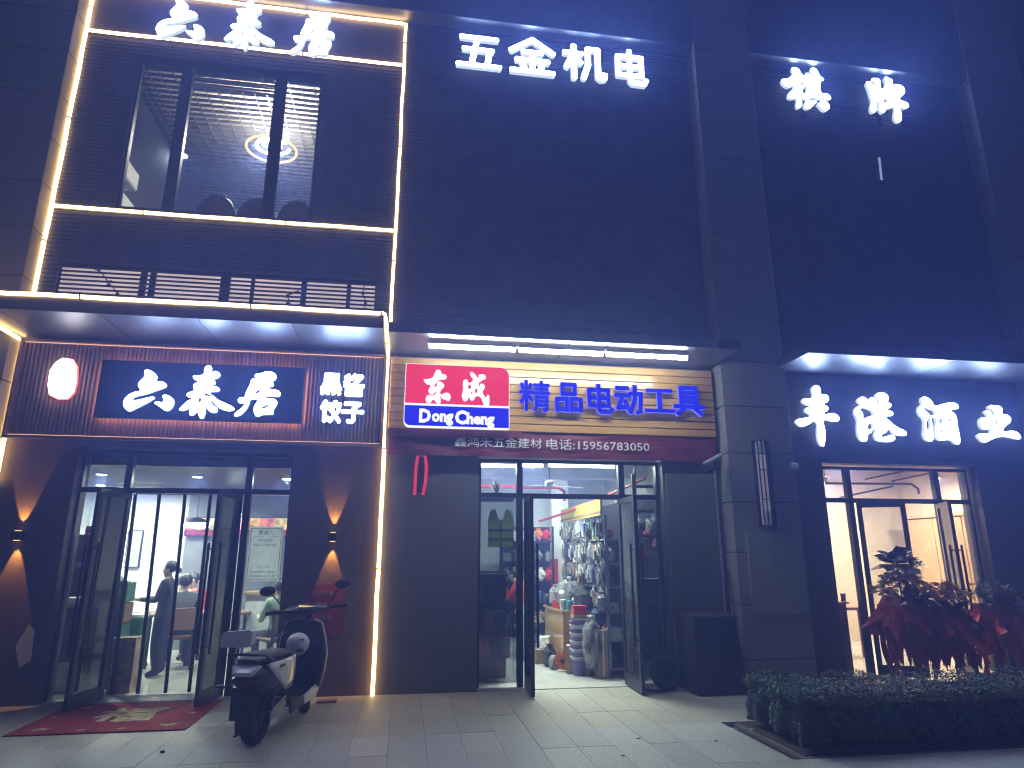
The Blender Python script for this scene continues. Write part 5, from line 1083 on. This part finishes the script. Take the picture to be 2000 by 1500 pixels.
lit = MB()
for k in range(260):
    x = random.uniform(3.34, 6.0); y = random.uniform(5.57, 6.66); c = Vector((x, y, .015)); a = random.uniform(0, 6.28); s_ = random.uniform(.008, .02); lit.add([c + Vector((math.cos(a + q * 1.57) * s_ * (1 if q % 2 else .45), math.sin(a + q * 1.57) * s_ * (1 if q % 2 else .45), random.uniform(0, .012))) for q in range(4)], [(0, 1, 2, 3)])
tag(lit.build('leaf_litter', 'bamboo', None), 'fallen brown leaves on the soil of the planting bed', 'leaves', kind='stuff')
t = thing('litter_scrap', 'small white scrap of litter at the corner of the planting bed', 'litter', gz(1470, 1430)); c = gz(1470, 1430); MB().box(c.x - .02, c.x + .02, c.y - .012, c.y + .012, .012, .03, .004).build('scrap', 'paper', t)
for q, (px, py) in enumerate(((317, 1470), (1247, 1444), (1399, 1449), (1217, 1478))):
    c = gz(px, py); t = thing('litter_speck', ['dark pebble on the grey paving below the red mat', 'dark leaf scrap on the grey paving in front of the hardware doorway', 'dark leaf scrap on the grey paving near the planting bed', 'tiny dark crumb at the bottom edge of the paving'][q], 'litter', c)
    MB().ball((c.x, c.y, .008), .022 if q == 0 else .02, .014 if q == 0 else .008, .012 if q == 0 else .005, 8, 5).build('speck', 'black_plastic', t)

# ------------------------------------------------------------------ red door mat
t = thing('door_mat', 'red welcome mat with gold motif outside the restaurant door', 'mat', (-2.8, 7.95, 0))
M('mat_red', (.33, .025, .035), .95, var=.25, scale=30, bump=.8, bscale=300); M('mat_gold', (.50, .40, .22), .95, var=.35, scale=40)
MB().box(-3.57, -1.99, 7.26, 8.58, .003, .012, .003).build('mat_pile', 'mat_red', t)
for px_, py_, r_ in ((-3.35, 7.45, .12), (-2.2, 7.45, .12), (-3.35, 8.38, .10), (-2.2, 8.38, .10), (-2.95, 7.36, .06), (-2.6, 7.38, .07), (-2.12, 7.95, .08), (-3.45, 7.95, .07)):
    c = Vector((px_, py_, .0135)); n = 18
    MB().add([c + Vector((r_ * (.55 + .3 * math.sin(i * 1.05 + px_ * 9) + random.uniform(-.06, .06)) * math.cos(i / n * 6.283), r_ * .7 * (.55 + .3 * math.cos(i * 1.4 + py_ * 7)) * math.sin(i / n * 6.283), 0)) for i in range(n)], [tuple(range(n))]).build('gold_motif', 'mat_gold', t)
o = text('福', 'centre_motif', ('mat_gold',), t, -3.08, 0, 0, .60, .62, .002, .03, rot=(0, 0, 0)); o.location = (-3.08 + 2.8, 7.66 - 7.95, .0135)
for v in o.data.vertices: v.co.x += .03 * math.sin(v.co.y * 14); v.co.y += .03 * math.sin(v.co.x * 11)

# papers on the walls
a, b = at(600, 1142, YW), at(667, 1242, YW)
t = thing('wall_poster', 'faded red printed poster on the wall behind the scooter', 'poster', ((a.x + b.x) / 2, YW, b.z)); M('poster_red', (.20, .02, .03), .7, var=.3, scale=8)
box('sheet', 'poster_red', t, a.x, b.x, YW - .012, YW - .004, b.z, a.z); M('faded_ink', (.34, .2, .19), .8)
for i, body in enumerate(('新店开业', '全场特惠', '欢迎光临', '六泰居')): text(body, 'print', ('faded_ink',), t, a.x + .06, a.z - .13 - i * .14, YW - .0165, .07, .26 if i < 3 else .16, .003, 0)
t = thing('diamond_paper', 'pale diamond paper stuck low on the brown wall at the left edge', 'paper', at(48, 1305, YW - .008))
P = [(-4.784, y, z) for y, z in ((8.36, .80), (8.60, 1.02), (8.66, .78), (8.48, .52), (8.40, .62))]
MB().add([at(x, y, YW - .010) for x, y in ((57, 1219), (68, 1232), (60, 1290), (37, 1305), (30, 1262))] + [at(x, y, YW - .010) + Vector((0, .004, 0)) for x, y in ((57, 1219), (68, 1232), (60, 1290), (37, 1305), (30, 1262))], [(0, 1, 2, 3, 4), (9, 8, 7, 6, 5)] + [(i, i + 5, (i + 1) % 5 + 5, (i + 1) % 5) for i in range(5)]).build('sheet', 'paper', t)
# ------------------------------------------------------------------ electric scooter
M('scooter_white', (.74, .74, .74), .3, coat=.4, var=.06); M('scooter_black', (.02, .02, .024), .4, coat=.2); M('tail_red', (.09, .012, .012), .25); M('scooter_gold', (.55, .48, .36), .35, .3)
SC = thing('parked_scooter', 'black and white electric scooter parked facing the restaurant wall', 'scooter', (-1.25, 6.68, 0), R(77)); SC.scale = (1.05, 1.14, 1.09)
def loc_(mb, nm, mat, smooth=True, T=None, parent=SC):
    if T: mb.v = [tuple(T @ Vector(v)) for v in mb.v]
    return mb.build(nm, mat, parent, local=True, smooth=smooth)
WR = .215
def wheel(x, nm, T=None):
    mb = MB(); n = 28; prof = [(WR - .085, -.03), (WR - .06, -.052), (WR - .02, -.05), (WR - .004, -.03), (WR, 0), (WR - .004, .03), (WR - .02, .05), (WR - .06, .052), (WR - .085, .03)]
    k0 = len(mb.v)
    for i in range(n):
        a = 2 * math.pi * i / n
        for r, y in prof: mb.v.append((x + r * math.cos(a), y, WR + r * math.sin(a)))
    m = len(prof)
    for i in range(n):
        for j in range(m - 1): mb.f.append((i * m + j, i * m + j + 1, ((i + 1) % n) * m + j + 1, ((i + 1) % n) * m + j))
    tr = MB()
    for i in range(n * 2):       # tread blocks
        a = 2 * math.pi * i / (n * 2)
        Tm = Matrix.Translation((x + (WR + .001) * math.cos(a), .02 * (1 if i % 2 else -1), WR + (WR + .001) * math.sin(a))) @ Matrix.Rotation(-a, 4, 'Y'); tr.box(-.004, .003, -.017, .017, -.008, .008, 0, Tm)
    w_ = loc_(mb, nm, 'rubber', True, T)
    loc_(tr, 'tread', 'rubber', False, T, w_)
    rm = MB().lathe([(WR - .085, -.028), (WR - .085, .028)], (x, 0, WR), 24, 'y')
    for i in range(5):
        a = i * 1.2566; Tm = Matrix.Translation((x, 0, WR)) @ Matrix.Rotation(a, 4, 'Y'); rm.box(.02, WR - .08, -.034, .034, -.016, .016, .004, Tm)
    rm.lathe([(.045, -.045), (.045, .045)], (x, 0, WR), 14, 'y'); loc_(rm, 'rim', 'dark_metal', False, T, w_)
    return w_
def rings(spec, n=16, p=2.6):
    out = []
    for x, hw, z0, z1 in spec:
        zc, hh = (z0 + z1) / 2, (z1 - z0) / 2; r = []
        for i in range(n):
            a = 2 * math.pi * i / n; c, s_ = math.cos(a), math.sin(a)
            r.append((x, hw * math.copysign(abs(c) ** (2 / p), c), zc + hh * math.copysign(abs(s_) ** (2 / p), s_)))
        out.append(r)
    return out
FWX = 1.20
STEER = Matrix.Translation((FWX - .1, 0, 0)) @ Matrix.Rotation(R(16), 4, 'Z') @ Matrix.Translation((-FWX + .1, 0, 0))
wheel(0, 'rear_wheel'); wheel(FWX, 'front_wheel', STEER)
# rear mudguard and number-plate hanger
mb = MB(); mb.loft([[((WR + .025) * math.cos(R(a)), y, WR + (WR + .025) * math.sin(R(a))) for y in (-.065, -.05, .05, .065)] for a in range(55, 206, 15)], close=False); o = loc_(mb, 'mudguard', 'black_plastic'); o.modifiers.new('t', 'SOLIDIFY').thickness = .006
loc_(MB().box(-.275, -.262, -.10, .10, .22, .46, .006), 'plate_hanger', 'black_plastic', False)
# swing arm / hub cover, shock absorbers, stand
mb = MB(); T = Matrix.Translation((.14, -.115, .245)) @ Matrix.Rotation(R(-12), 4, 'Y'); mb.box(-.15, .15, -.022, .022, -.045, .045, .014, T); loc_(mb, 'swing_arm', 'chrome', False)
mb = MB(); mb.box(-.04, .42, .075, .11, .20, .26, .01); loc_(mb, 'swing_arm', 'dark_metal', False)
for sy in (-.115, .115):
    mb = MB(); pts = [(-.02 + .10 * i / 30 + 0, sy + .022 * math.cos(i * 1.6), .24 + .27 * i / 30) for i in range(61)][:31]; mb.tube([(-.02 + .10 * i / 60, sy + .024 * math.cos(i * 1.05), .24 + .27 * i / 60) for i in range(61)], .006, 5); mb.tube([(-.02, sy, .22), (.08, sy, .52)], .011, 8); loc_(mb, 'shock_absorber', 'chrome')
loc_(MB().tube([(.30, .12, .22), (.22, .22, .012), (.17, .235, .008)], .010, 6), 'side_stand', 'dark_metal')
# body
loc_(MB().loft(rings([(-.34, .05, .50, .57), (-.27, .10, .45, .62), (-.12, .135, .40, .645), (.06, .15, .36, .65), (.24, .15, .32, .64), (.38, .135, .28, .60), (.44, .10, .27, .52)])), 'body', 'scooter_black')
def side_panel(sg):
    mb = MB(); rows = []
    for z, xs_ in ((.625, (-.20, .40)), (.57, (-.12, .40)), (.50, (-.02, .40)), (.43, (.10, .39)), (.375, (.20, .37))):
        hw = .158 - .35 * (z - .54) ** 2; rows.append([(xs_[0] + (xs_[1] - xs_[0]) * i / 6, sg * (hw - .12 * max(0, -(xs_[0] + (xs_[1] - xs_[0]) * i / 6)) - .10 * max(0, (xs_[0] + (xs_[1] - xs_[0]) * i / 6) - .25)), z) for i in range(7)])
    mb.loft(rows, close=False); o = loc_(mb, 'side_panel', 'scooter_white'); o.modifiers.new('t', 'SOLIDIFY').thickness = .012; return o
sp = side_panel(-1); side_panel(1)
loc_(MB().box(-.02, .09, -.170, -.163, .575, .597, .003), 'badge', 'black_plastic', False, None, sp)
loc_(MB().loft(rings([(-.345, .06, .555, .585), (-.33, .085, .545, .592), (-.26, .118, .60, .632)], p=3)), 'tail_trim', 'scooter_white')
loc_(MB().loft(rings([(-.352, .045, .50, .53), (-.335, .08, .485, .545), (-.30, .10, .48, .55)], p=3)), 'tail_lamp', 'tail_red')
loc_(MB().loft(rings([(-.27, .08, .635, .672), (-.20, .12, .632, .695), (-.02, .14, .635, .705), (.16, .135, .635, .69), (.32, .115, .62, .685), (.42, .08, .61, .66)])), 'seat', 'black_plastic')
mb = MB()
for sy in (-1, 1): mb.tube([(-.05, sy * .13, .63), (-.25, sy * .13, .70), (-.36, sy * .11, .715)], .011, 6)
mb.tube([(-.36, -.11, .715), (-.37, 0, .72), (-.36, .11, .715)], .011, 6); mb.tube([(-.355, .04, .71), (-.36, .04, .80)], .010, 6); mb.tube([(-.355, .10, .71), (-.36, .10, .80)], .010, 6); loc_(mb, 'grab_rail', 'dark_metal')
mb = MB().loft([[(x + .03 * sg_, y, z) for y, z in ((.165, .775), (.165, .86), (.15, .885), (-.05, .905), (-.075, .89), (-.07, .80), (-.045, .775))] for x, sg_ in ((-.40, 0), (-.35, 1))]); loc_(mb, 'backrest_pad', 'scooter_white', False)
for sy in (-1, 1):
    mb = MB().tube([(-.25, sy * .10, .47), (-.27, sy * .17, .465)], .007, 6); mb.ball((-.275, sy * .185, .465), .028, .035, .02, 10, 6); loc_(mb, 'indicator', 'black_plastic')
# floorboard with pale side skirts
loc_(MB().loft(rings([(.34, .13, .20, .28), (.55, .14, .19, .245), (.80, .14, .19, .245), (.98, .12, .20, .30)], p=4)), 'floorboard', 'scooter_black')
for sg in (-1, 1):
    mb = MB(); mb.loft([[(x, sg * .15, z) for x, z in ((.62, .245), (.98, .30), (1.02, .24), (.93, .17), (.64, .165))], [(x, sg * .165, z) for x, z in ((.64, .235), (.97, .285), (1.0, .24), (.92, .18), (.66, .175))]]); loc_(mb, 'side_skirt', 'scooter_white', False)
    mb = MB(); mb.loft([[(x, sg * .14, z) for x, z in ((.28, .30), (.62, .245), (.64, .165), (.34, .15))], [(x, sg * .158, z) for x, z in ((.30, .29), (.62, .24), (.64, .17), (.35, .16))]]); loc_(mb, 'lower_panel', 'dark_metal', False)
# leg shield: black inner face, pale rim seen edge-on
sh = [(-.10, .865), (-.165, .84), (-.205, .70), (-.225, .56), (-.205, .40), (-.175, .27), (-.13, .20)]
prof = sh + [(-y, z) for y, z in reversed(sh)]
def shx(z): return .93 + .16 * (z - .2) * -0.35 + .10 * ((z - .55) ** 2)
loc_(MB().loft([[(shx(z), y * .95, z) for y, z in prof], [(shx(z) + .05, y * .97, z) for y, z in prof]]), 'leg_shield', 'scooter_black', False)
loc_(MB().loft([[(shx(z) + .045, y * .985, z) for y, z in prof], [(shx(z) + .06, y * 1.02, z + .004) for y, z in prof], [(shx(z) + .13, y * .86, z + .01) for y, z in prof]]), 'front_apron', 'scooter_gold')
loc_(MB().tube([(shx(z) + .052, -abs(y) * 1.02, z) for y, z in sh], .010, 6), 'shield_rim', 'scooter_white'); loc_(MB().tube([(shx(z) + .052, abs(y) * 1.02, z) for y, z in sh], .010, 6), 'shield_rim', 'scooter_white')
# steering: fork, column, handlebar cover, grips, levers, mirrors
for sy in (-.085, .085): loc_(MB().tube([(FWX, sy, WR), (FWX - .10, sy, .52)], .018, 8), 'fork_leg', 'dark_metal', True, STEER)
mb = MB(); mb.loft([[(FWX + (WR + .022) * math.cos(R(a)), y, WR + (WR + .022) * math.sin(R(a))) for y in (-.06, -.045, .045, .06)] for a in range(25, 150, 14)], close=False); o = loc_(mb, 'front_mudguard', 'scooter_black', True, STEER); o.modifiers.new('t', 'SOLIDIFY').thickness = .006
loc_(MB().tube([(FWX - .10, 0, .50), (FWX - .22, 0, .92)], .03, 8), 'steering_column', 'black_plastic', True, STEER)
ST2 = Matrix.Translation((.98, 0, 0)) @ Matrix.Rotation(R(24), 4, 'Z') @ Matrix.Translation((-.98, 0, 0)) @ Matrix.Translation((0, 0, .97)) @ Matrix.Rotation(R(-5), 4, 'X') @ Matrix.Translation((0, 0, -.97))
hc = MB().loft([[(.98 + dx * k, y, .965 + dz * k2) for dx, dz in ((-.07, .0), (-.04, .03), (.03, .045), (.09, .02), (.07, -.035), (-.03, -.04))] for y, k, k2 in ((-.20, .35, .4), (-.13, .9, .9), (0, 1.15, 1.25), (.13, .9, .9), (.20, .35, .4))]); loc_(hc, 'handlebar_cover', 'scooter_black', True, ST2)
loc_(MB().loft([[(.925 + dx, y, .985 + dz) for dx, dz in ((-.01, 0), (.02, .028), (.03, .02), (0, -.01))] for y in (-.075, .075)]), 'dashboard', 'glass_dark', False, ST2)
for sg in (-1, 1):
    loc_(MB().tube([(.975, sg * .18, .965), (.945, sg * .36, .96)], .012, 8), 'handlebar', 'dark_metal', True, ST2)
    loc_(MB().tube([(.962, sg * .235, .963), (.944, sg * .37, .96)], .019, 10), 'grip', 'rubber', True, ST2)
    loc_(MB().tube([(1.0, sg * .20, .96), (1.015, sg * .26, .957), (.995, sg * .36, .95)], .007, 6), 'brake_lever', 'dark_metal', True, ST2)
    mb = MB().tube([(.97, sg * .20, .98), (.99, sg * .27, 1.08), (1.02, sg * .31, 1.13)], .007, 6); ms = loc_(mb, 'mirror_stem', 'dark_metal', True, ST2)
    mb = MB().ball((1.02, sg * .345, 1.165), .022, .075, .048, 14, 8); loc_(mb, 'mirror', 'black_plastic', True, ST2, ms)
loc_(MB().tube([(.90, .05, .90), (.86, .10, .80), (.70, .12, .74), (.52, .13, .70)], .006, 5), 'cable', 'black_plastic')
loc_(MB().tube([(.93, .10, .92), (.80, .16, .76), (.60, .17, .68)], .005, 5), 'cable', 'black_plastic')
# white helmet hanging from the hook behind the leg shield
hm = thing('helmet', 'white open-face helmet hanging behind the scooter leg shield', 'helmet', (0, 0, 0))
hc_ = SC.matrix_basis if False else Matrix.Translation((-1.25, 6.68, 0)) @ Matrix.Rotation(R(77), 4, 'Z')
c = hc_ @ Vector((.78, -.03, .725)); hm.location = c - Vector((0, 0, .12))
M('helmet_white', (.66, .66, .68), .25, coat=.5, var=.08)
mb = MB().ball(c, .118, .125, .115, 20, 14, lambda d: -.06 * max(0, -d.z)); mb.build('shell', 'helmet_white', hm, smooth=True)
mb = MB().ball(c + Vector((.035, -.10, -.045)), .045, .03, .02, 10, 6); mb.build('ear_opening', 'black_plastic', hm, smooth=True)
mb = MB().ball(c + Vector((.05, -.088, .055)), .022, .022, .010, 10, 6); mb.build('vent', 'black_plastic', hm, smooth=True)
mb = MB().tube([c + Vector((-.08, -.05, -.08)), c + Vector((-.02, -.10, -.15)), c + Vector((.07, -.06, -.09))], .008, 6); mb.build('chin_strap', 'black_plastic', hm)
# thin plank lying at the wall foot
a = gz(640, 1372); t = thing('wood_offcut', 'thin wooden offcut lying at the wall foot behind the scooter', 'plank', a); MB().box(a.x - .12, a.x + .10, a.y - .05, a.y + .06, .002, .02, .003).build('board', 'crate_brown', t)

# ------------------------------------------------------------------ people
def person(label, loc, rz, H, pose, top, legs, hair='short', extra=None, shoes='black_plastic'):
    t = thing('person', label, 'person', loc, rz)
    J = dict(pelvis=(0, 0, .53), spine=(0, .005, .63), chest=(0, .0, .74), neck=(0, -.005, .835), chin=(0, .012, .868), head=(0, .005, .92), crown=(0, -.005, .965), nose=(0, .052, .905))
    for s_, sg in (('l', 1), ('r', -1)):
        J['sh' + s_] = (-sg * .105, 0, .80); J['el' + s_] = (-sg * .135, -.01, .63); J['wr' + s_] = (-sg * .13, .05, .49); J['hip' + s_] = (-sg * .055, 0, .50); J['kn' + s_] = (-sg * .06, .015, .28); J['an' + s_] = (-sg * .06, -.01, .045); J['toe' + s_] = (-sg * .068, .085, .018)
    J.update(pose)
    rad = dict(pelvis=.082, spine=.072, chest=.082, neck=.032, chin=.036, head=.053, crown=.036, nose=.012, sh=.046, el=.029, wr=.019, hip=.066, kn=.042, an=.026, toe=.02)
    if extra: rad.update(extra)
    names_ = list(J); E0 = [('pelvis', 'spine'), ('spine', 'chest'), ('chest', 'neck'), ('neck', 'chin'), ('chin', 'head'), ('head', 'crown'), ('head', 'nose')]
    for s_ in 'lr': E0 += [('chest', 'sh' + s_), ('sh' + s_, 'el' + s_), ('el' + s_, 'wr' + s_), ('pelvis', 'hip' + s_), ('hip' + s_, 'kn' + s_), ('kn' + s_, 'an' + s_), ('an' + s_, 'toe' + s_)]
    for s_, sg in (('l', 1), ('r', -1)):       # palm and five fingers
        w_, e_ = Vector(J['wr' + s_]), Vector(J['el' + s_]); d = (w_ - e_).normalized(); a = d.cross(Vector((0, 0, 1))); a = a.normalized() if a.length > .1 else Vector((1, 0, 0))
        J['pm' + s_] = tuple(w_ + d * .045); rad['pm' + s_] = .02; names_.append('pm' + s_); E0.append(('wr' + s_, 'pm' + s_))
        for i in range(5):
            b = w_ + (d * .075 + a * (i - 1.5) * .010 if i < 4 else d * .04 + a * sg * .03); tip = b + d * (.045 if i < 4 else .022) * (1 - .1 * abs(i - 1.5)) + Vector((0, 0, -.008))
            for nm_, q in (('fa%d' % i, b), ('fb%d' % i, tip)): J[nm_ + s_] = tuple(q); rad[nm_ + s_] = .0055; names_.append(nm_ + s_)
            E0 += [('pm' + s_, 'fa%d' % i + s_), ('fa%d' % i + s_, 'fb%d' % i + s_)]
    idx = {n_: i for i, n_ in enumerate(names_)}
    me = bpy.data.meshes.new('body'); me.from_pydata([Vector(J[n_]) * H for n_ in names_], [(idx[a], idx[b]) for a, b in E0], [])
    o = bpy.data.objects.new('tmp', me); COL.objects.link(o)
    o.modifiers.new('s', 'SKIN'); ms = o.modifiers.new('u', 'SUBSURF'); ms.levels = ms.render_levels = 2
    for n_ in names_:
        r_ = rad.get(n_, rad.get(n_[:-1], .02)) * H; sv = me.skin_vertices[0].data[idx[n_]]; sv.radius = (r_, r_); sv.use_root = (n_ == 'pelvis')
    bpy.context.view_layer.update(); dg = bpy.context.evaluated_depsgraph_get(); m2 = bpy.data.meshes.new_from_object(o.evaluated_get(dg)); bpy.data.objects.remove(o)
    for m_ in ('skin', top, legs, shoes): m2.materials.append(MATS[m_])
    zone = lambda a, b: 0 if (b in ('chin', 'head', 'crown', 'nose') or b[:2] in ('pm', 'fa', 'fb')) else (3 if b[:3] == 'toe' else (2 if b[:2] in ('hi', 'kn', 'an') else 1))
    segs = [(Vector(J[a]) * H, Vector(J[b]) * H, zone(a, b)) for a, b in E0]
    for p in m2.polygons:
        c = p.center; best = (9, 0)
        for a, b, z_ in segs:
            ab = b - a; u = max(0, min(1, (c - a).dot(ab) / max(ab.length_squared, 1e-9))); dd = (a + ab * u - c).length
            if dd < best[0]: best = (dd, z_)
        p.material_index = best[1]; p.use_smooth = True
    bo = bpy.data.objects.new('body', m2); COL.objects.link(bo); bo.parent = t
    hd_ = Vector(J['head']) * H
    mb = MB().ball(hd_ + Vector((0, -.012 * H, .018 * H)), .058 * H, .064 * H, .062 * H, 16, 12, lambda d: -.28 * max(0, d.y - .25) * (1 if d.z < .75 else 0) - .25 * max(0, -d.z - .3))
    if hair == 'bun': mb.ball(hd_ + Vector((0, -.082 * H, -.012 * H)), .03 * H, .026 * H, .03 * H, 12, 8)
    mb.build('hair', 'hair', t, local=True, smooth=True)
    for sg in (-1, 1):
        MB().ball(hd_ + Vector((sg * .052 * H, -.004 * H, -.012 * H)), .007 * H, .012 * H, .018 * H, 8, 6).build('ear', 'skin', t, local=True, smooth=True)
        MB().ball(hd_ + Vector((sg * .02 * H, .046 * H, -.004 * H)), .007 * H, .005 * H, .005 * H, 8, 6).build('eye', 'hair', t, local=True, smooth=True)
    MB().ball(hd_ + Vector((0, .043 * H, -.036 * H)), .014 * H, .006 * H, .004 * H, 8, 6).build('mouth', 'red_paint', t, local=True, smooth=True)
    return t
M('suit_navy', (.014, .016, .03), .75, var=.15); M('jacket_grey', (.09, .09, .10), .8, var=.2); M('cloth_red', (.45, .03, .03), .75); M('cloth_blue', (.10, .28, .34), .8, var=.25); M('cloth_green', (.35, .48, .36), .8); M('cloth_black', (.02, .02, .022), .8)
f_ = gz(305, 1322); Hh = at(322, 1096, f_.y).z
arms = {}
for s_, sg in (('l', 1), ('r', -1)): arms['el' + s_] = (-sg * .13, .05, .65); arms['wr' + s_] = (-sg * .09, .19, .66)
person('woman in navy uniform with her hair in a bun, standing in the restaurant', (f_.x, f_.y, .006), R(95), Hh / .995, arms, 'suit_navy', 'suit_navy', 'bun', dict(hip=.072, kn=.06, an=.05, pelvis=.078, spine=.062))
sit = dict(pelvis=(0, 0, .31), spine=(0, .01, .42), chest=(0, .02, .53), neck=(0, .015, .625), chin=(0, .035, .658), head=(0, .028, .71), crown=(0, .02, .755), nose=(0, .075, .695))
for s_, sg in (('l', 1), ('r', -1)):
    sit['sh' + s_] = (-sg * .105, .02, .59); sit['el' + s_] = (-sg * .145, .06, .43); sit['wr' + s_] = (-sg * .09, .20, .45); sit['hip' + s_] = (-sg * .055, .02, .29); sit['kn' + s_] = (-sg * .075, .25, .29); sit['an' + s_] = (-sg * .075, .24, .045); sit['toe' + s_] = (-sg * .08, .33, .018)
def chair(label, x, y, rz, mat='crate_brown'):
    t = thing('chair', label, 'chair', (x, y, .006), rz)
    MB().box(-.21, .21, -.2, .22, .42, .46, .01).build('seat', mat, t, local=True); MB().box(-.2, .2, -.23, -.20, .55, .86, .008).build('backrest', mat, t, local=True)
    for sx in (-.19, .19):
        MB().box(sx - .018, sx + .018, -.225, -.19, 0, .86).build('leg', 'dark_metal', t, local=True); MB().box(sx - .018, sx + .018, .17, .205, 0, .42).build('leg', 'dark_metal', t, local=True)
p = at(362, 1140, 11.0); person('seated diner in a dark grey jacket right of the standing woman', (p.x, 11.0, .006), R(20), 1.70, sit, 'jacket_grey', 'cloth_black'); chair('dining chair under the diner in the dark grey jacket', p.x, 10.95, R(20))
p = at(386, 1135, 11.9); person('diner in a red top half hidden behind the dark grey jacket', (p.x - .16, 12.3, .006), R(170), 1.68, sit, 'cloth_red', 'cloth_black'); chair('dining chair under the diner in the red top', p.x - .16, 12.35, R(170))
p = at(238, 1135, 11.1); person('diner in black at the left dining table reaching over a plate', (p.x - .06, 11.05, .006), R(-60), 1.66, sit, 'cloth_black', 'cloth_black'); chair('dining chair under the diner in black', p.x - .06, 11.0, R(-60))
person('member of staff in pale green sitting in front of the counter', (at(545, 1180, 10.5).x, 10.6, .006), R(40), 1.60, sit, 'cloth_green', 'cloth_black'); chair('chair under the person in pale green', at(545, 1180, 10.5).x, 10.55, R(40))
p = gz(1066, 1290); bend = dict(chest=(0, .07, .72), neck=(0, .12, .80), chin=(0, .15, .815), head=(0, .165, .865), crown=(0, .165, .91), nose=(0, .215, .845), spine=(0, .03, .63))
for s_, sg in (('l', 1), ('r', -1)): bend['sh' + s_] = (-sg * .105, .09, .765); bend['el' + s_] = (-sg * .13, .16, .63); bend['wr' + s_] = (-sg * .08, .27, .60)
person('shop worker in red jacket and blue overalls inside the hardware shop', (1.98, 10.9, .006), R(60), 1.5, bend, 'cloth_red', 'cloth_blue')
# ------------------------------------------------------------------ blue haze volume added in place of lens glare
hz = MB().box(-62, 62, -62, 19, -2.0, 14.0).build('glare_haze', 'paper', None)
vm = bpy.data.materials.new('glare_volume'); vm.use_nodes = True; vt = vm.node_tree; vt.nodes.clear()
vo = vt.nodes.new('ShaderNodeOutputMaterial'); pv = vt.nodes.new('ShaderNodeVolumePrincipled')
pv.inputs['Color'].default_value = (.25, .35, 1.0, 1); pv.inputs['Density'].default_value = .031; pv.inputs['Anisotropy'].default_value = .45
vt.links.new(pv.outputs[0], vo.inputs['Volume']); hz.data.materials.clear(); hz.data.materials.append(vm)
hz.display_type = 'WIRE'; tag(hz, kind='stuff')
